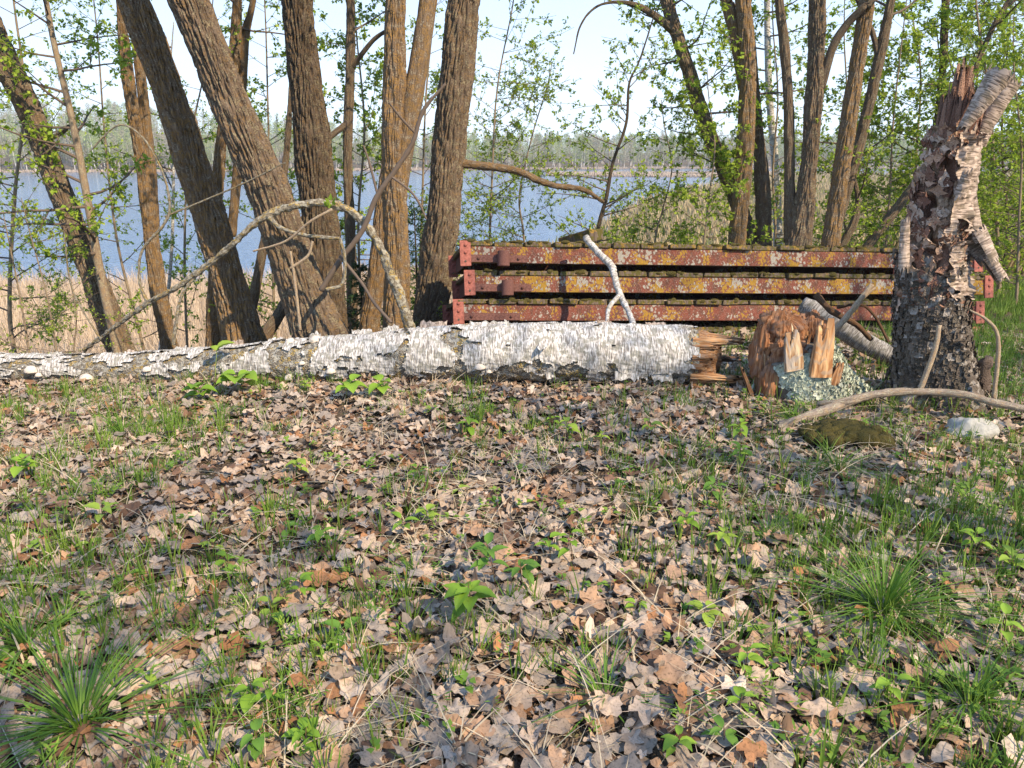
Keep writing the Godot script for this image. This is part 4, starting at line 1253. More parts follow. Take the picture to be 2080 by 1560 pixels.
func stump() -> void:
	var z := 4.72
	var foot := W(1640, 822, z)
	foot.y = ground_y(foot.x, foot.z)
	var t := thing("birch_stump", "broken birch stump crusted with pale green lichen beside the log's torn end", "stump", foot)
	var P := PackedVector3Array()
	var R := PackedFloat32Array()
	var n := 40
	var top := W(1612, 640, z)
	var hgt := top.y - foot.y
	for k in n + 1:
		var s := float(k) / n
		P.append(foot + Vector3(0, -0.06 + (hgt + 0.02) * s * 0.80, 0) + Vector3((top.x - foot.x) * s, 0, -0.02 * s))
		R.append(lerpf(0.36, 0.235, pow(s, 0.6)))
	var mb := MB.new()
	var skin := func(p: Vector3, a: float, k: int, _u, _s) -> Array:
		var s := float(k) / n
		var q := Vector3(p.x, p.y, p.z)
		var crack := minf(1.0, nc.get_noise_3d(q.x * 11.0, q.y * 7.0, q.z * 11.0) + 1.0)
		var e := 0.035 * ns.get_noise_3d(q.x * 4.0, q.y * 3.0, q.z * 4.0) + 0.03 * crack + 0.008 * nf.get_noise_3d(q.x * 30.0, q.y * 30.0, q.z * 30.0)
		e += 0.05 * (1.0 - s) * sin(a * 5.0) * (1.0 - s)
		if s > 0.93: e -= 0.05
		return [e, Color(0.105, 0.09, 0.07).lerp(Color(0.24, 0.215, 0.175), 0.5 + 0.5 * nf.get_noise_3d(q.x * 14.0, q.y * 14.0, q.z * 14.0))]
	mb.rings(P, R, 72, 2, 1.5, skin)
	# the rim is torn to different heights
	for k in mb.v.size():
		var p := mb.v[k]
		var s := clampf((p.y - foot.y) / hgt, 0, 1)
		var a := atan2(p.z - foot.z, p.x - foot.x)
		var jag := 0.13 * ns.get_noise_2d(cos(a) * 1.6 + 3.0, sin(a) * 1.6) + 0.05 * nf.get_noise_2d(cos(a) * 7.0, sin(a) * 7.0) - 0.11 * maxf(0.0, sin(a + 0.15)) - 0.06 * maxf(0.0, cos(a - 2.6))
		mb.v[k].y += jag * pow(s, 2.0)
	var skin_v := mb.v.duplicate()
	put(mb, "bark", M.vertex_wood, t)
	# lichen on the side that faces the viewer
	var li := MB.new()
	for q in 9500:
		var k := rng.randi_range(3, n - 4)
		var j := rng.randi_range(0, 71)
		var p: Vector3 = skin_v[k * 73 + j]
		var out := (p - P[k])
		out.y = 0
		out = out.normalized()
		var dens := 0.42 + 0.9 * ns.get_noise_3d(p.x * 4.0 + 5.0, p.y * 4.0, p.z * 4.0) + 0.45 * out.x - 0.15 * (p.y - foot.y)
		if out.z < -0.35 or dens < rng.randf() * 0.55: continue
		li.col = Color(0.40, 0.45, 0.35).lerp(Color(0.55, 0.58, 0.48), rng.randf()) * rng.randf_range(0.75, 1.1)
		var jit := out.cross(Vector3.UP) * rng.randf_range(-0.015, 0.015) + Vector3(0, rng.randf_range(-0.012, 0.012), 0)
		flakes(li, p + jit + out * 0.004, (out + ball(0.35)).normalized(), rng.randf_range(0.008, 0.019))
	put(li, "lichen", M.lichen, t).set_meta("kind", "stuff")
	# crumbling heartwood and upright splinters
	for c in [[1584, 668, 4.72, 0.150, 0.120, 0.13], [1640, 668, 4.78, 0.115, 0.110, 0.12], [1548, 720, 4.68, 0.075, 0.20, 0.10], [1600, 720, 4.62, 0.15, 0.11, 0.10], [1562, 780, 4.60, 0.07, 0.15, 0.08]]:
		var hw := MB.new()
		var at := W(c[0], c[1], c[2])
		for i in 37:
			for j in 49:
				var th := PI * i / 36.0
				var a := TAU * (j % 48) / 48.0
				var q := Vector3(sin(th) * cos(a), cos(th), sin(th) * sin(a))
				var p := at + q * Vector3(c[3], c[4], c[5])
				var e := 1.0 + 0.35 * ns.get_noise_3d(p.x * 9.0, p.y * 5.0, p.z * 9.0) + 0.22 * nf.get_noise_3d(p.x * 34.0, p.y * 9.0, p.z * 34.0) + 0.10 * nf.get_noise_3d(p.x * 90.0, p.y * 25.0, p.z * 90.0)
				hw.vert(at + q * Vector3(c[3], c[4], c[5]) * e, Vector2(a * c[3] * 1.4, p.y * 1.6))
		for i in 36:
			for j in 48:
				var k := i * 49 + j
				hw.quad(k, k + 1, k + 50, k + 49)
		put(hw, "heartwood", M.wood_red, t)
	for s in [[1612, 752, 4.48, 0.30, 0.125, 0.05, -0.14, "wood_pale"], [1662, 765, 4.46, 0.38, 0.135, 0.07, 0.03, "wood_tan"], [1652, 745, 4.58, 0.30, 0.06, 0.05, 0.06, "wood_orange"], [1562, 790, 4.58, 0.26, 0.05, 0.03, -0.16, "wood_tan"], [1542, 800, 4.62, 0.30, 0.05, 0.03, -0.06, "wood_dark"], [1630, 750, 4.60, 0.26, 0.06, 0.04, 0.1, "wood_orange"], [1692, 782, 4.47, 0.16, 0.07, 0.03, 0.25, "wood_orange"], [1526, 800, 4.52, 0.22, 0.03, 0.02, -0.45, "wood_dark"], [1582, 740, 4.62, 0.26, 0.08, 0.05, -0.05, "wood_tan"], [1618, 735, 4.70, 0.30, 0.07, 0.06, 0.02, "wood_orange"]]:
		var sp := MB.new()
		splinter(sp, W(s[0], s[1], s[2]), Vector3(s[6], 1, -0.08), s[3], s[4], s[5], 0.6)
		put(sp, "splinter", M[s[7]], t)

func scroll(mb: MB, a: Vector3, b: Vector3, r0: float, r1: float, turn: float, gap := 0.0) -> void:
	# a rolled sheet of bark with its own thickness
	var d := (b - a).normalized()
	var x := d.cross(Vector3(0.1, 0.2, 1)).normalized()
	var y := d.cross(x)
	var n := 26
	var seg := 36
	for side in 2:
		var s0 := mb.v.size()
		for k in n + 1:
			var t := float(k) / n
			for j in seg + 1:
				var ang := gap + turn * j / seg
				var r := lerpf(r0, r1, t) * (1.0 - 0.22 * j / seg) - 0.006 * side
				r += 0.003 * nf.get_noise_2d(t * 5.0 + a.x * 5.0, ang * 1.5) + 0.06 * r * ns.get_noise_2d(t * 2.0 + b.x, ang * 0.9)
				var e := 0.05 * nf.get_noise_2d(ang * 3.0, a.y * 7.0 + side * 0.0) * (1.0 if k == 0 or k == n else 0.0)
				mb.vert(a + d * (t * a.distance_to(b) + e) + (x * cos(ang) + y * sin(ang)) * r, Vector2(t * a.distance_to(b) * 0.75, ang * r * 1.2))
		for k in n:
			for j in seg:
				var q := s0 + k * (seg + 1) + j
				if side: mb.quad(q, q + 1, q + seg + 2, q + seg + 1)
				else: mb.quad(q, q + seg + 1, q + seg + 2, q + 1)

func snag() -> void:
	var z := 4.55
	var at := [[1905, 856, 190], [1902, 800, 172], [1893, 700, 150], [1890, 560, 138], [1898, 470, 124], [1915, 370, 112], [1930, 290, 100], [1936, 255, 88]]
	var pts: Array = []
	var rads: Array = []
	for q in at:
		pts.append(W(q[0], q[1], z)); rads.append(wide(q[2], q[1], z) * 0.5 * 0.90)
	var foot: Vector3 = pts[0]
	foot.y = ground_y(foot.x, foot.z)
	var t := thing("birch_snag", "broken standing dead birch with rotten wood and bark scrolls at its top", "snag", foot)
	var c := course(pts, rads, 0.012)
	var P: PackedVector3Array = c[0]
	var R: PackedFloat32Array = c[1]
	var n := P.size()
	# where the old bark ends and the rotten wood starts: height above the foot by direction
	var bark_top := func(a: float) -> float:
		return 0.86 + 0.10 * sin(a * 2.0 + 0.6) + 0.05 * nf.get_noise_2d(cos(a) * 3.0, sin(a) * 3.0)
	# lower sleeve of cracked bark
	var k1 := 0
	while k1 < n - 1 and P[k1].y - foot.y < 0.98: k1 += 1
	var mb := MB.new()
	var lower := func(p: Vector3, a: float, k: int, _u, _s) -> Array:
		var s := p.y - foot.y
		var cell := nc.get_noise_3d(p.x * 26.0, p.y * 17.0, p.z * 26.0) + 1.0
		var e := 0.020 * clampf(cell * 2.4, 0, 1) - 0.010 + 0.03 * ns.get_noise_3d(p.x * 5.0, p.y * 3.0, p.z * 5.0) + 0.010 * nf.get_noise_3d(p.x * 40.0, p.y * 40.0, p.z * 40.0)
		e += 0.07 * pow(clampf(1.0 - s / 0.35, 0, 1), 2.0) * (0.8 + 0.6 * sin(a * 4.0 + 1.0))
		if s > bark_top.call(a): e -= 0.045
		var f := 0.5 + 0.5 * nf.get_noise_3d(p.x * 12.0, p.y * 16.0, p.z * 12.0)
		var q := Color(0.06, 0.048, 0.038).lerp(Color(0.17, 0.142, 0.115), f)
		if ns.get_noise_3d(p.x * 6.0 + 9.0, p.y * 6.0, p.z * 6.0) + nf.get_noise_3d(p.x * 25.0, p.y * 25.0, p.z * 25.0) * 0.9 > 0.34: q = q.lerp(Color(0.40, 0.37, 0.33), 0.7)
		if s > bark_top.call(a): q = Color(0.22, 0.11, 0.07)
		return [e, q]
	mb.rings(P.slice(0, k1), R.slice(0, k1), 110, 2, 1.5, lower)
	put(mb, "old_bark", M.vertex_wood, t)
	# small curled scales on the old bark
	var sc_mb := MB.new()
	for k in 1500:
		var i := rng.randi_range(0, k1 - 1)
		var a := rng.randf_range(-0.5, PI + 0.5)
		if P[i].y - foot.y > bark_top.call(a): continue
		var dir := Vector3(cos(a), 0, sin(a))
		var p := P[i] + dir * (R[i] + 0.004)
		p += dir * lower.call(p, a, i, 0.0, 0.0)[0]
		var sx := Vector3(-sin(a), 0, cos(a))
		var w := rng.randf_range(0.008, 0.022)
		var h := rng.randf_range(0.010, 0.030)
		var curl := rng.randf_range(0.001, 0.010)
		var f := rng.randf()
		sc_mb.col = Color(0.06, 0.05, 0.04).lerp(Color(0.19, 0.16, 0.13), f) if rng.randf() < 0.92 else Color(0.33, 0.30, 0.27)
		var s0 := sc_mb.v.size()
		for r in 3:
			for q in 3:
				sc_mb.vert(p + sx * (q - 1) * w * rng.randf_range(0.7, 1.2) + Vector3(0, (r - 1) * h * rng.randf_range(0.7, 1.2), 0) + dir * (curl * absf(r - 1.0) + 0.006 * absf(q - 1.0)))
		for r in 2:
			for q in 2:
				var b := s0 + r * 3 + q
				sc_mb.quad(b, b + 1, b + 4, b + 3)
	put(sc_mb, "bark_scales", M.vertex_wood, t).set_meta("kind", "stuff")
	# rotten wood above
	var k0 := 0
	while P[k0].y - foot.y < 0.62: k0 += 1
	var up := MB.new()
	var holes := [[1850, 372, 22, 40], [1878, 450, 26, 52], [1886, 520, 22, 30], [1872, 610, 12, 12], [1915, 360, 24, 34], [1840, 470, 10, 30]]
	var upper := func(p: Vector3, a: float, k: int, _u, _s) -> Array:
		var e := -0.014 + 0.05 * ns.get_noise_3d(p.x * 7.0, p.y * 3.5, p.z * 7.0) + 0.030 * nf.get_noise_3d(p.x * 20.0, p.y * 9.0, p.z * 20.0)
		e -= 0.03 * maxf(0.0, 0.4 - (nc.get_noise_3d(p.x * 9.0, p.y * 5.0, p.z * 9.0) + 1.0))
		for h in holes:
			var q := W(h[0], h[1], z - 0.15)
			var dx: float = (p.x - q.x) / (h[2] * 0.0031)
			var dy: float = (p.y - q.y) / (h[3] * 0.0031)
			if p.z > P[0].z - 0.02: e -= 0.16 * clampf(1.25 - dx * dx - dy * dy, 0, 0.8)
		var f := 0.5 + 0.6 * nf.get_noise_3d(p.x * 9.0, p.y * 4.0, p.z * 9.0)
		var q := Color(0.17, 0.082, 0.058).lerp(Color(0.36, 0.235, 0.165), clampf(f, 0, 1))
		if ns.get_noise_3d(p.x * 4.0, p.y * 4.0 + 20.0, p.z * 4.0) > 0.08: q = q.lerp(Color(0.50, 0.37, 0.25), 0.6)
		return [e, q]
	up.rings(P.slice(k0), R.slice(k0), 96, 2, 1.5, upper)
	put(up, "rotten_wood", M.vertex_wood, t)
	# curled scraps of bark all over the rotten part
	for k in 250:
		var i := rng.randi_range(k0, n - 2)
		var a := rng.randf_range(-0.3, PI + 0.3)
		var dir := Vector3(cos(a), 0, sin(a))
		var p := P[i] + dir * (R[i] + 0.004)
		var fl := MB.new()
		var w := rng.randf_range(0.03, 0.085)
		var h := rng.randf_range(0.04, 0.12)
		var sx := Vector3(-sin(a), 0, cos(a))
		var curl := rng.randf_range(-0.012, 0.022)
		for r in 5:
			for q in 5:
				var u := q / 4.0 - 0.5
				var v2 := r / 4.0 - 0.5
				var e := 0.8 + 0.5 * nf.get_noise_2d(u * 5.0 + k, v2 * 5.0)
				fl.vert(p + sx * (u * w * e * (1.25 - 3.6 * v2 * v2) + w * 0.35 * nf.get_noise_2d(v2 * 3.0 + k * 7.0, 2.0)) + Vector3(0, v2 * h * e * (1.2 - 2.2 * u * u), 0) + dir * (0.006 + curl * (v2 + 0.5) * (v2 + 0.5) + 0.012 * u * u - 0.004 + 0.010 * nf.get_noise_2d(u * 4.0 + k * 3.0, v2 * 4.0)), Vector2(u * w, v2 * h) * 1.5)
		for r in 4:
			for q in 4:
				var b := r * 5 + q
				fl.quad(b, b + 1, b + 6, b + 5)
		var tone: Color = [Color(0.55, 0.42, 0.33), Color(0.30, 0.17, 0.12), Color(0.42, 0.28, 0.20), Color(0.20, 0.11, 0.08)][k % 4]
		fl.c.fill(tone * rng.randf_range(0.8, 1.2))
		put(fl, "bark_flake", M.vertex_wood, t)
	# white bark sheet on the upper right
	for sh in [[[1940, 268], [1928, 470], 0.30, 1.75, 1.0, 0.03], [[1915, 480], [1925, 600], 0.85, 1.55, 0.9, 0.02]]:
		var s := MB.new()
		var rows := 54
		var cols := 34
		var ok := PackedByteArray()
		for r in rows + 1:
			var v2 := float(r) / rows
			var ctr := W(lerpf(sh[0][0], sh[1][0], v2), lerpf(sh[0][1], sh[1][1], v2), z)
			var best := 0
			for i in n:
				if absf(P[i].y - ctr.y) < absf(P[best].y - ctr.y): best = i
			for q in cols + 1:
				var u := float(q) / cols
				var a := lerpf(sh[2] - 0.5, sh[3] + 0.1, u)
				var dir := Vector3(cos(a), 0, sin(a))
				var m := minf(minf(u, 1.0 - u) * 2.2, minf(v2 * 3.5, (1.0 - v2) * 1.6)) + 0.42 * nf.get_noise_2d(u * 4.0 + sh[0][1], v2 * 6.0) + 0.02
				ok.append(1 if m > 0.05 else 0)
				var lift: float = sh[5] + 0.045 * maxf(0.0, 1.0 - m / 0.28) + 0.012 * nf.get_noise_2d(u * 6.0, v2 * 12.0)
				s.vert(P[best] + dir * (R[best] + lift), Vector2(P[best].y * 0.75, a * R[best] * 1.4))
		for r in rows:
			for q in cols:
				var b := r * (cols + 1) + q
				if ok[b] and ok[b + 1] and ok[b + cols + 1] and ok[b + cols + 2]: s.quad(b, b + 1, b + cols + 2, b + cols + 1)
		put(s, "bark_sheet", M.birch_inner, t)
	# fibrous spike at the top
	for k in 34:
		var u := rng.randf_range(-1.0, 1.0)
		var tall := 0.50 * (1.0 - 0.55 * absf(u + 0.15)) * rng.randf_range(0.72, 1.0)
		if k > 28: tall = rng.randf_range(0.30, 0.40); u = rng.randf_range(0.75, 1.0)
		var s := MB.new()
		splinter(s, W(1936 + u * 32.0, 290, z + rng.randf_range(-0.09, 0.09)), Vector3(0.10 * u + 0.03 + rng.randf_range(-0.05, 0.05), 1, rng.randf_range(-0.06, 0.06)), tall, rng.randf_range(0.03, 0.08), rng.randf_range(0.025, 0.06), 0.4)
		var tone := Color(0.15, 0.075, 0.052).lerp(Color(0.33, 0.20, 0.14), rng.randf())
		for q in s.c.size(): s.c[q] = tone * rng.randf_range(0.8, 1.2)
		put(s, "splinter", M.vertex_wood, t)
	# rolls of bark
	for sc in [[[1955, 262, 4.34], [2036, 148, 4.30], 0.030, 0.078, 6.6, "birch_inner"], [[1990, 270, 4.62], [2052, 165, 4.58], 0.060, 0.072, 5.2, "birch_inner"], [[1990, 300, 4.62], [2012, 240, 4.62], 0.045, 0.055, 4.5, "birch_inner"],
			[[1972, 400, 4.46], [1978, 490, 4.42], 0.035, 0.060, 4.0, "birch_inner"], [[1975, 470, 4.42], [2010, 530, 4.36], 0.085, 0.055, 4.6, "birch_inner"], [[2005, 522, 4.36], [2036, 568, 4.32], 0.042, 0.036, 6.0, "birch_inner"], [[1836, 450, 4.42], [1832, 548, 4.40], 0.036, 0.044, 4.2, "birch_inner"], [[1948, 400, 4.32], [1966, 352, 4.30], 0.034, 0.03, 5.8, "birch_inner"]]:
		var s := MB.new()
		scroll(s, W(sc[0][0], sc[0][1], sc[0][2]), W(sc[1][0], sc[1][1], sc[1][2]), sc[2], sc[3], sc[4], rng.randf() * 2.0)
		put(s, "bark_scroll", M[sc[5]], t)
	# short broken spur by the foot
	var spur := MB.new()
	var sc2 := course([W(1985, 800, 4.5), W(1996, 750, 4.45), W(2008, 728, 4.42)], [0.07, 0.045, 0.03], 0.02)
	spur.rings(sc2[0], sc2[1], 18, 1, 1.5, func(p: Vector3, _a, _k, _u, _s): return [0.02 * nf.get_noise_3d(p.x * 20.0, p.y * 20.0, p.z * 20.0), Color(0.12, 0.09, 0.07)])
	put(spur, "spur", M.vertex_wood, t)

func stick(called: String, label: String, runs: Array, m: String, group := "", category := "branch", rough := 0.12) -> Node3D:
	# runs: lists of [px, py, depth, width px]; the first is the stem, the others its forks
	var base := W(runs[0][0][0], runs[0][0][1], runs[0][0][2])
	var t := thing(called, label, category, base, group)
	for r in runs.size():
		var pts: Array = []
		var rads: Array = []
		for q in runs[r]:
			pts.append(W(q[0], q[1], q[2])); rads.append(wide(q[3], q[1], q[2]) * 0.5)
		var c := course(pts, rads, 0.025)
		var mb := MB.new()
		var amp: float = rads[0] * rough
		mb.rings(c[0], c[1], clampi(int(rads[0] * 600.0), 7, 28), 1, 1.4, func(p: Vector3, _a, _k, _u, _s): return [amp * (ns.get_noise_3d(p.x * 12.0, p.y * 12.0, p.z * 12.0) * 1.6 + nf.get_noise_3d(p.x * 50.0, p.y * 50.0, p.z * 50.0))])
		if m.begins_with("birch"): mb.birch_uv(rads[0] * TAU)
		put(mb, "stem" if r == 0 else "fork", M[m], t)
	return t

func loose_wood() -> void:
	stick("birch_branch", "pale forked birch branch leaning on the front of the dock stack", [[[1190, 482, 6.18, 15], [1203, 500, 6.10, 13], [1226, 524, 5.98, 14], [1243, 542, 5.92, 15], [1250, 570, 5.80, 12], [1260, 600, 5.65, 13], [1276, 632, 5.45, 11], [1287, 660, 5.28, 12]], [[1260, 598, 5.65, 10], [1240, 620, 5.5, 9], [1234, 640, 5.42, 8], [1234, 664, 5.3, 7]]], "birch_stem")
	var arch := stick("arched_branch", "lichen-grey branch arching over between the left trunks down to the log", [[[838, 705, 5.95, 22.4], [828, 650, 5.9, 21.8], [812, 600, 5.9, 20.5], [795, 560, 5.9, 19.2], [776, 510, 5.9, 16.6], [745, 460, 5.9, 15.4], [705, 425, 5.9, 15.4], [660, 413, 5.9, 15.4], [600, 418, 5.9, 14.1], [545, 436, 5.9, 14.1], [500, 470, 5.9, 11.5], [450, 515, 5.95, 10.2], [395, 558, 6.0, 10.2], [345, 592, 6.05, 9.6], [300, 615, 6.1, 9.6], [250, 652, 6.2, 8.3], [170, 712, 6.4, 7.0]],
		[[545, 440, 5.9, 10.2], [570, 462, 5.8, 9.0], [620, 478, 5.75, 7.7], [690, 484, 5.7, 7.0]], [[690, 484, 5.7, 6.4], [700, 520, 5.7, 7.0], [696, 575, 5.7, 7.7], [662, 588, 5.65, 6.4]], [[410, 545, 6.0, 5.8], [370, 600, 6.0, 5.8], [357, 660, 6.0, 7.7], [352, 700, 6.0, 8.3]], [[300, 615, 6.1, 6.4], [284, 575, 6.1, 5.8], [288, 510, 6.1, 5.1], [330, 460, 6.1, 5.8], [345, 420, 6.1, 5.1], [330, 350, 6.1, 4.5], [290, 280, 6.1, 3.8], [240, 255, 6.1, 3.2], [180, 310, 6.1, 2.6]], [[335, 440, 6.1, 3.8], [420, 405, 6.1, 3.8], [500, 370, 6.05, 3.2], [580, 330, 6.0, 2.6]], [[205, 690, 6.3, 3.8], [165, 625, 6.3, 3.8], [142, 570, 6.3, 3.2], [130, 470, 6.3, 2.6]]], "lichen_branch", "", "branch", 0.22)
	var lf := MB.new()
	for k in 12:
		lf.col = Color(0.24, 0.36, 0.04)
		leaf_card(lf, W(672, 416, 5.85) + ball(0.03), (Vector3(0.2, 0.9, 0.3) + ball(0.9)).normalized(), ball(), 0.06, 0.035)
	put(lf, "leaf_shoot", M.leaf, arch)
	stick("dark_sapling", "thin dark bare sapling slanting up right across the forked tree", [[[652, 590, 5.8, 11], [690, 530, 5.8, 11], [735, 470, 5.8, 11], [765, 400, 5.8, 11], [800, 350, 5.8, 10], [838, 290, 5.8, 9], [860, 225, 5.8, 8], [905, 170, 5.8, 5]], [[768, 400, 5.8, 5], [750, 330, 5.8, 5], [738, 295, 5.8, 4]], [[790, 355, 5.8, 5], [830, 385, 5.75, 5], [850, 410, 5.7, 5], [866, 445, 5.7, 4]], [[843, 270, 5.8, 5], [815, 240, 5.75, 5], [790, 208, 5.7, 4]], [[690, 520, 5.75, 7], [735, 575, 5.7, 6], [760, 615, 5.6, 6], [795, 655, 5.5, 6]]], "twig", "", "sapling")
	stick("bare_twig", "thin pale bare twig with side shoots before the broadest leaning tree", [[[610, 670, 5.6, 6], [600, 580, 5.6, 6], [590, 510, 5.6, 5]], [[515, 510, 5.7, 4], [580, 490, 5.65, 5], [630, 450, 5.6, 5], [675, 425, 5.6, 6]], [[590, 545, 5.6, 6], [625, 520, 5.6, 6], [635, 490, 5.6, 5]]], "twig_pale", "", "twig")
	stick("grey_bough", "curving bark-covered bough reaching right over the lake from the stout tree", [[[915, 330, 7.75, 18], [1040, 345, 7.7, 15], [1090, 365, 7.65, 13], [1130, 378, 7.65, 12], [1185, 385, 7.7, 10], [1225, 410, 7.8, 7]]], "bark_orange", "", "bough")
	stick("grey_branch", "long bowed grey branch lying over moss before the stump and the snag", [[[1540, 892, 4.0, 10], [1600, 862, 4.05, 18], [1680, 832, 4.12, 22], [1740, 810, 4.2, 18], [1800, 798, 4.2, 16], [1870, 796, 4.18, 15], [1960, 802, 4.12, 16], [2020, 818, 4.05, 16], [2110, 836, 3.95, 15]], [[1745, 808, 4.2, 14], [1710, 816, 4.15, 14], [1660, 820, 4.2, 10]]], "twig_grey", "", "branch", 0.2)
	stick("upright_stick", "pale thin stick propped against the snag's base", [[[1868, 795, 4.2, 10], [1885, 750, 4.2, 11], [1902, 700, 4.2, 10], [1908, 660, 4.22, 9]]], "twig_pale", "", "stick")
	stick("bowed_stick", "thin bent stick rising right of the snag's foot", [[[2018, 808, 4.2, 9], [2026, 740, 4.2, 9], [2026, 680, 4.2, 8], [2005, 650, 4.2, 6], [1970, 630, 4.25, 4]]], "twig_pale", "", "stick")
	stick("pale_stick", "pale forked stick pointing up right between the stump and the snag", [[[1685, 682, 5.0, 14], [1715, 650, 5.0, 12], [1745, 612, 5.0, 11], [1772, 577, 5.0, 9]], [[1748, 610, 5.0, 8], [1762, 596, 5.0, 8], [1778, 584, 5.0, 6]]], "twig_pale", "", "stick")
	stick("dark_stick", "dark charred stick crossing the small birch log behind the stump", [[[1656, 598, 5.2, 14], [1690, 632, 5.15, 13], [1740, 660, 5.1, 11], [1770, 690, 5.1, 9]], [[1700, 625, 5.15, 6], [1745, 618, 5.1, 6], [1775, 640, 5.1, 6], [1805, 695, 5.0, 6]]], "wood_dark", "", "stick")
	stick("small_birch_log", "small white birch log slanting on the ground behind the stump", [[[1630, 618, 5.7, 32], [1670, 640, 5.6, 42], [1720, 672, 5.5, 44], [1770, 704, 5.4, 40], [1830, 730, 5.3, 34]]], "birch_grey", "", "log", 0.05)
	stick("ground_stick", "weathered grey stick half under leaves in front of the stump", [[[1265, 1030, 3.2, 8], [1330, 998, 3.25, 14], [1390, 970, 3.32, 20], [1420, 958, 3.36, 16]]], "twig_pale", "", "stick")
	stick("ground_stick", "thin straight twig lying among leaves in the middle distance", [[[1020, 1010, 3.12, 5], [1080, 1002, 3.13, 6], [1140, 996, 3.14, 4]]], "twig_pale", "", "stick")
	# loose birch bark and a stone at the right
	for b in [[2030, 945, 0.16, "curled scrap of white birch bark at the right edge among leaves"], [2068, 1082, 0.14, "torn piece of white bark lying at the right edge below the scrap"]]:
		var p := on_ground(b[0], b[1])
		var s := MB.new()
		scroll(s, p + Vector3(-b[2], 0.035, 0.02), p + Vector3(b[2], 0.04, -0.04), 0.05, 0.055, 2.2, -1.2)
		var o := put(s, "bark_piece", M.birch, self)
		tag(o, b[3], "bark", "loose pieces of birch bark")
	var sp := on_ground(1972, 888)
	var s := MB.new()
	for i in 13:
		for j in 21:
			var th := PI * i / 12.0
			var a := TAU * (j % 20) / 20.0
			var q := Vector3(sin(th) * cos(a), cos(th), sin(th) * sin(a))
			var e := 1.0 + 0.35 * ns.get_noise_3d(q.x * 1.3, q.y * 1.3, q.z * 1.3) + 0.06 * nf.get_noise_3d(q.x * 5.0, q.y * 5.0, q.z * 5.0)
			s.vert(sp + Vector3(q.x * 0.14, q.y * 0.075 + 0.03, q.z * 0.10) * e)
	for i in 12:
		for j in 20:
			var k := i * 21 + j
			s.quad(k, k + 1, k + 22, k + 21)
	tag(put(s, "stone", M.stone, self), "pale lichen-spotted stone among leaves right of the snag's foot", "stone")
	# mossy root mass below the grey branch
	var mm := MB.new()
	var mp := on_ground(1715, 905)
	for k in 150:
		var off := Vector3(clampf(rng.randfn(), -1.6, 1.6) * 0.12, 0, clampf(rng.randfn(), -1.6, 1.6) * 0.07)
		mound(mm, mp + off + Vector3(0, 0.10 * exp(-off.length_squared() * 18.0), 0), Vector3(rng.randf_range(0.03, 0.06), rng.randf_range(0.02, 0.04), rng.randf_range(0.03, 0.05)))
	tag(put(mm, "mossy_hummock", M.moss, self), "dark moss-covered hummock under the bowed grey branch", "moss hummock")

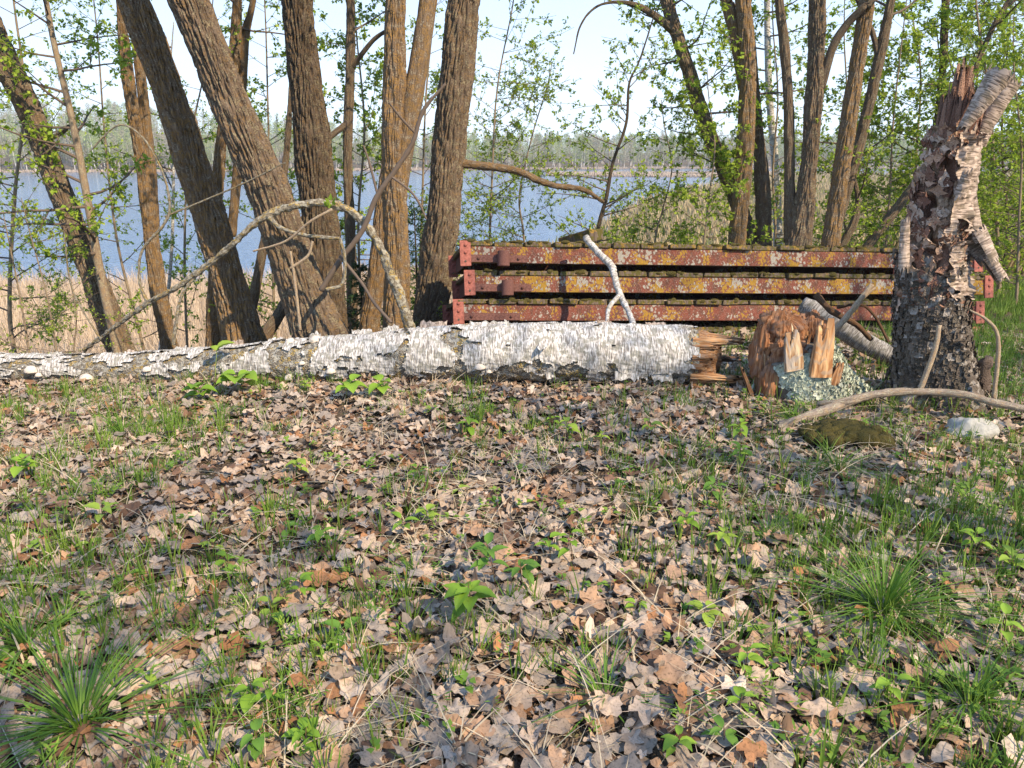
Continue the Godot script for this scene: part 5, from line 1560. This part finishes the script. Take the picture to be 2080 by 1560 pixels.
func forest_floor() -> void:
	var ground: Node3D = get_node("ground")
	var kinds: Array = []
	for k in 12: kinds.append(dead_leaf_mesh(k))
	var place := func(x: float, z: float, size: float) -> Transform3D:
		var tilt := Basis(Vector3(rng.randfn(), 0, rng.randfn()).normalized(), minf(1.1, absf(rng.randfn()) * 0.30))
		var b := tilt * Basis(Vector3.UP, rng.randf() * TAU)
		return Transform3D(b.scaled(Vector3.ONE * size), Vector3(x, ground_y(x, z) + 0.012 + absf(rng.randfn()) * 0.014, z))
	# the 300 that show largest lie nearest
	var tints: Array = []
	for k in 10:
		var m: StandardMaterial3D = M.dead_leaf.duplicate()
		m.albedo_color = (dead_color() * 1.2).clamp().linear_to_srgb()
		tints.append(m)
	for k in 300:
		var d := 1.35 + 1.15 * pow(rng.randf(), 0.75)
		var x := rng.randf_range(-0.74, 0.74) * d
		var o := MeshInstance3D.new()
		o.name = "dead_leaf"
		o.mesh = kinds[rng.randi() % 12]
		o.material_override = tints[rng.randi() % 10]
		o.transform = place.call(x, -d, rng.randf_range(0.068, 0.118))
		o.position.y += 0.018
		ground.add_child(o, true)
	for k in 12:
		var T: Array = []
		var C := PackedColorArray()
		for q in 2500:
			var d := 1.0 + 6.0 * pow(rng.randf(), 0.72)
			var x := rng.randf_range(-0.80, 0.80) * (d + 0.4)
			if d > edge_of_bank(x) + 0.6: continue
			if rng.randf() < 0.08 + 0.3 * ns.get_noise_2d(x * 1.1 + 30.0, d * 1.1): continue
			T.append(place.call(x, -d, 0.024 + 0.088 * pow(rng.randf(), 1.15)))
			C.append(dead_color())
		many("leaf_litter", kinds[k], M.dead_leaf, T, C, ground)
	# dry stalks
	var straws := [tuft(3, 0.13, 0.005, 2.4, 0.42), tuft(3, 0.17, 0.006, 3.2, 0.31), tuft(5, 0.10, 0.0035, 2.6, 0.38)]
	for k in 3:
		var T: Array = []
		var C := PackedColorArray()
		for q in 1500:
			var d := 1.0 + 6.5 * pow(rng.randf(), 0.8)
			var x := rng.randf_range(-0.80, 0.80) * (d + 0.4)
			if d > edge_of_bank(x) + 0.6: continue
			if ns.get_noise_2d(x * 0.8 - 11.0, d * 0.8) < rng.randf_range(-0.3, 0.2): continue
			T.append(Transform3D(Basis(Vector3.UP, rng.randf() * TAU).scaled(Vector3.ONE * rng.randf_range(0.6, 1.3)), Vector3(x, ground_y(x, -d) + 0.01, -d)))
			C.append(Color(0.50, 0.41, 0.27).lerp(Color(0.58, 0.50, 0.36), rng.randf()))
		many("dry_grass", straws[k], M.straw, T, C, ground)
	# green grass
	var greens := [tuft(6, 0.10, 0.006, 0.5, 0.2), tuft(8, 0.14, 0.006, 0.7, 0.3), tuft(5, 0.17, 0.006, 0.35, 0.1), tuft(10, 0.09, 0.007, 0.8, 0.3)]
	var grass_places: Array = []
	for k in 4:
		var T: Array = []
		var C := PackedColorArray()
		for q in 8000:
			var d := 1.0 + 10.0 * pow(rng.randf(), 0.85)
			var x := rng.randf_range(-0.80, 0.80) * (d + 0.4)
			if d > edge_of_bank(x) + 0.8: continue
			var want := 0.10 + 0.70 * ns.get_noise_2d(x * 0.75 + 5.0, d * 0.75 + 2.0) + 0.34 * ramp(0.25, 0.6, x / d) + 0.16 * ramp(-0.2, -0.6, x / d) + 0.8 * ramp(4.6, 6.0, d) * ramp(0.5, 0.68, x / d)
			if rng.randf() > want: continue
			T.append(Transform3D(Basis(Vector3.UP, rng.randf() * TAU).scaled(Vector3.ONE * rng.randf_range(0.6, 1.2)), Vector3(x, ground_y(x, -d), -d)))
			C.append(Color(0.085, 0.18, 0.022).lerp(Color(0.20, 0.30, 0.045), rng.randf()))
		many("grass", greens[k], M.blade, T, C, ground)
	# low broad-leaved herbs
	for k in 3:
		var hb := MB.new()
		for j in [7, 10, 6][k]:
			var a := rng.randf() * TAU
			var h := rng.randf_range(0.01, [0.03, 0.07, 0.05][k])
			hb.col = Color(1, 1, 1) * rng.randf_range(0.75, 1.2)
			leaf_card(hb, Vector3(cos(a) * 0.008, h, sin(a) * 0.008), Vector3(cos(a), rng.randf_range(-0.1, 0.7), sin(a)).normalized(), Vector3.UP, rng.randf_range(0.018, 0.036), [0.016, 0.007, 0.022][k])
		var T: Array = []
		var C := PackedColorArray()
		for q in 5200:
			var d := 1.0 + 6.5 * pow(rng.randf(), 0.8)
			var x := rng.randf_range(-0.80, 0.80) * (d + 0.4)
			if d > edge_of_bank(x) + 0.4: continue
			if rng.randf() > 0.03 + 0.55 * ns.get_noise_2d(x * 0.9 + 25.0 + k * 9.0, d * 0.9) + 0.10 * ramp(0.2, 0.6, x / d): continue
			T.append(Transform3D(Basis(Vector3.UP, rng.randf() * TAU).scaled(Vector3.ONE * rng.randf_range(0.7, 1.3)), Vector3(x, ground_y(x, -d) + 0.02, -d)))
			C.append(Color(0.10, 0.21, 0.025).lerp(Color(0.22, 0.34, 0.045), rng.randf()))
		many("low_herbs", hb.mesh(), M.blade, T, C, ground)
	# two big clumps and smaller ones
	for c in [[170, 1500, 0.34, 120, "large lush grass clump in the bottom left corner"], [1790, 1255, 0.34, 150, "wide spreading clump of long grass right of the middle foreground"], [60, 1330, 0.24, 60, "upright grass clump at the left edge above the corner clump"], [560, 1470, 0.16, 30, "small grass clump near the bottom left among big leaves"], [1700, 960, 0.24, 60, "grass clump below the mossy hummock"], [1560, 1100, 0.18, 40, "short grass clump left of the wide spreading clump"], [1960, 1450, 0.24, 60, "grass clump near the bottom right corner"], [840, 1180, 0.16, 30, "thin grass clump left of the tall middle seedling"], [450, 850, 0.20, 40, "grass clump in front of the log's heart-leaved seedling"], [250, 890, 0.22, 46, "grass clump in sun left in front of the log"], [1610, 860, 0.20, 40, "grass clump at the front foot of the stump"], [2030, 720, 0.25, 60, "bright grass clump at the right edge behind the snag"], [1230, 1440, 0.22, 36, "tall wispy grass clump at the bottom centre"]]:
		var p := on_ground(c[0], c[1])
		var o := MeshInstance3D.new()
		o.name = numbered("grass_clump")
		o.mesh = tuft(int(c[3] * 1.3), c[2] * 0.95, 0.0065, 2.3, 0.34)
		o.material_override = M.clump if M.has("clump") else mat_clump()
		add_child(o)
		o.position = p - Vector3(0, 0.01, 0)
		tag(o, c[4], "grass clump", "grass clumps")

func mat_clump() -> StandardMaterial3D:
	leafy("clump", Color(0.12, 0.23, 0.03), 0.5)
	return M.clump

func seed_leaf(wide_part: float, pleats: float) -> ArrayMesh:
	# an ovate leaf with pleated veins, one metre long, lying along -z
	var mb := MB.new()
	var n := 9
	for k in n + 1:
		var t := float(k) / n
		var w := wide_part * pow(sin(PI * pow(t, 0.72)), 0.85) * (1.0 - 0.15 * t)
		var y := 0.22 * t - 0.42 * t * t
		for j in 5:
			var s := (j - 2) / 2.0
			mb.vert(Vector3(s * w * 0.5, y + absf(s) * w * 0.20 + pleats * (0.5 - k % 2) * (1.0 - absf(s) * 0.3), -t - absf(s) * 0.05 * sin(PI * t)), Vector2(j / 4.0, t))
	for k in n:
		for j in 4:
			var a := k * 5 + j
			mb.quad(a, a + 5, a + 6, a + 1)
	return mb.mesh()

func seedlings() -> void:
	var shapes := [seed_leaf(0.55, 0.03), seed_leaf(0.48, 0.02), seed_leaf(0.68, 0.03), seed_leaf(0.95, 0.02)]
	var tints: Array = []
	for q in [Color(0.17, 0.30, 0.03), Color(0.22, 0.36, 0.04), Color(0.12, 0.24, 0.035), Color(0.26, 0.37, 0.05)]:
		leafy("seedling_%d" % tints.size(), q, 0.6)
		tints.append(M["seedling_%d" % tints.size()])
	# [px, py of the foot, height, leaves, leaf length, heart-shaped]
	var spots := [[485, 806, 0.17, 7, 0.16, 1], [410, 826, 0.14, 7, 0.12, 1], [700, 818, 0.15, 6, 0.12, 1], [775, 812, 0.13, 7, 0.09, 1], [625, 800, 0.08, 4, 0.05, 1], [955, 885, 0.11, 6, 0.075, 0], [1150, 905, 0.14, 8, 0.07, 0], [1215, 912, 0.10, 5, 0.065, 0], [1325, 893, 0.12, 6, 0.07, 0], [1500, 905, 0.13, 7, 0.07, 0], [1498, 950, 0.12, 8, 0.07, 0], [860, 985, 0.10, 5, 0.055, 0], [605, 975, 0.10, 6, 0.06, 0], [55, 985, 0.14, 7, 0.075, 1], [215, 1080, 0.11, 5, 0.08, 0], [190, 1130, 0.06, 3, 0.07, 0], [440, 1130, 0.07, 4, 0.06, 0], [590, 1100, 0.07, 4, 0.06, 0], [645, 1140, 0.13, 7, 0.075, 0], [620, 1240, 0.13, 6, 0.06, 0], [465, 1160, 0.07, 4, 0.06, 0], [870, 1080, 0.10, 5, 0.06, 0], [815, 1095, 0.10, 5, 0.06, 0], [1010, 1210, 0.22, 9, 0.075, 0], [960, 1285, 0.17, 9, 0.085, 0], [1060, 1215, 0.13, 6, 0.06, 0], [1165, 1165, 0.16, 7, 0.06, 0], [1120, 1150, 0.13, 6, 0.06, 0], [1395, 1100, 0.13, 7, 0.065, 0], [1440, 1030, 0.12, 7, 0.065, 0], [1450, 1125, 0.11, 6, 0.06, 0], [930, 1010, 0.06, 4, 0.05, 0], [560, 1275, 0.09, 5, 0.06, 0], [705, 1320, 0.07, 4, 0.07, 0], [255, 1200, 0.06, 4, 0.06, 0], [515, 1445, 0.11, 5, 0.06, 0], [560, 1475, 0.10, 5, 0.055, 0], [530, 1545, 0.10, 6, 0.06, 0], [620, 1552, 0.09, 6, 0.06, 0], [1425, 1275, 0.08, 5, 0.065, 0], [1510, 1400, 0.12, 7, 0.05, 0], [1500, 1455, 0.09, 5, 0.05, 0], [1770, 1450, 0.13, 6, 0.055, 0], [1470, 1525, 0.08, 5, 0.06, 0], [1975, 1135, 0.11, 6, 0.06, 0], [2050, 1180, 0.11, 7, 0.07, 0], [2030, 1330, 0.14, 5, 0.06, 0], [1365, 1545, 0.09, 6, 0.06, 0], [1290, 1255, 0.06, 4, 0.045, 0], [320, 1415, 0.05, 3, 0.045, 0], [1740, 880, 0.08, 5, 0.05, 0], [2000, 880, 0.06, 4, 0.05, 0], [1120, 870, 0.07, 5, 0.045, 0], [880, 850, 0.06, 4, 0.045, 0]]
	var bands := [[880, "just in front of the birch log"], [1000, "in the second band of litter before the log"], [1140, "in the middle of the leaf litter"], [1260, "in the nearer leaf litter"], [1400, "in the near foreground"], [1600, "along the bottom edge"]]
	var order := ["leftmost", "second from the left", "third from the left", "fourth from the left", "fifth from the left", "sixth from the left", "seventh from the left", "eighth from the left", "ninth from the left", "tenth from the left", "eleventh from the left", "twelfth from the left", "thirteenth from the left", "fourteenth from the left", "fifteenth from the left"]
	spots.sort_custom(func(a, b): return a[0] < b[0])
	var count := {}
	for s in spots:
		var band: String = bands[-1][1]
		for b in bands:
			if s[1] <= b[0]:
				band = b[1]
				break
		var k: int = count.get(band, 0)
		count[band] = k + 1
		var p := on_ground(s[0], s[1])
		var t := thing("seedling", "green %s seedling %s, %s" % ["heart-leaved" if s[5] else "young", band, order[k]], "seedling", p, "green seedlings in the leaf litter")
		var mb := MB.new()
		var lean: Vector3 = Vector3(rng.randfn() * 0.12, 0, rng.randfn() * 0.12) * s[2]
		var P := PackedVector3Array([p - Vector3(0, 0.02, 0), p + Vector3(0, s[2] * 0.5, 0) + lean * 0.4, p + Vector3(0, s[2], 0) + lean])
		mb.rings(P, PackedFloat32Array([0.0022, 0.0018, 0.0012]), 5)
		mb.c.fill(Color(0.14, 0.09, 0.05) if not s[5] else Color(0.20, 0.26, 0.06))
		put(mb, "stem", M.plain, t)
		var turn := rng.randf() * TAU
		var tint: Material = tints[rng.randi() % 4]
		for j in s[3]:
			var o := MeshInstance3D.new()
			o.name = "leaf"
			o.mesh = shapes[3 if s[5] else rng.randi() % 3]
			o.material_override = tint
			var h: float = s[2] * lerpf(0.55, 1.0, float(j) / s[3])
			var b := Basis(Vector3.UP, turn + j * 2.4 + rng.randf_range(-0.4, 0.4)) * Basis(Vector3.RIGHT, rng.randf_range(-0.35, 0.45))
			var z: float = s[4] * rng.randf_range(0.7, 1.15)
			o.transform = Transform3D(b.scaled(Vector3.ONE * z), Vector3(0, h, 0) + lean * (h / s[2]) + b * Vector3(0, 0, -0.008))
			t.add_child(o, true)
	# the single leaf that sits on the log
	var p := W(440, 712, 5.2)
	var t := thing("seedling", "single round heart-shaped green leaf standing above the log's left half", "seedling", p, "green seedlings in the leaf litter")
	var mb := MB.new()
	mb.rings(PackedVector3Array([p + Vector3(-0.02, -0.32, 0.1), p]), PackedFloat32Array([0.003, 0.002]), 5)
	mb.c.fill(Color(0.2, 0.26, 0.06))
	put(mb, "stem", M.plain, t)
	for q in [[0.0, 0.14, -1.4], [2.2, 0.07, -0.4]]:
		var o := MeshInstance3D.new()
		o.name = "leaf"
		o.mesh = shapes[3]
		o.material_override = tints[3]
		o.transform = Transform3D((Basis(Vector3.UP, -1.2 + q[0]) * Basis(Vector3.RIGHT, 0.5)).scaled(Vector3.ONE * q[1]), Vector3.ZERO)
		t.add_child(o, true)

func shade_trees() -> void:
	# trees beside and behind the viewer whose thin spring crowns break up the sunlight on the floor
	for q in [[5.4, 0.9, 6.2, "leafy tree standing right of the viewer"], [2.4, 2.3, 5.6, "leafy tree standing behind the viewer's right shoulder"], [-1.0, 2.6, 5.4, "leafy tree standing behind the viewer's left shoulder"], [8.2, -1.6, 6.4, "leafy tree standing beyond the right edge of the view"]]:
		var base := Vector3(q[0], ground_y(q[0], q[1]), q[1])
		var t := thing("shade_tree", q[3], "tree", base, "trees beside the viewer")
		var c := course([base, base + Vector3(0.1, q[2] * 0.5, 0), base + Vector3(0.0, q[2] * 1.2, 0.1)], [0.075, 0.055, 0.02], 0.08)
		var mb := MB.new()
		mb.rings(c[0], c[1], 16, 1, 0.9, trunk_skin(0.005, 1, 0.9))
		put(mb, "trunk", M.bark, t)
		var wood := MB.new()
		var lf := MB.new()
		var P: PackedVector3Array = c[0]
		for k in 26:
			var i := int(lerpf(0.48, 0.98, k / 26.0) * (P.size() - 1))
			var a := rng.randf() * TAU
			branch(wood, lf, P[i], Vector3(cos(a), 0.35, sin(a)), rng.randf_range(1.5, 2.7), 0.02, 2, {"leaf": 0.062, "each": 0.85, "shoots": 2.4})
		put(wood, "branches", M.twig, t).set_meta("kind", "stuff")
		put(lf, "crown", M.leaf, t).set_meta("kind", "stuff")
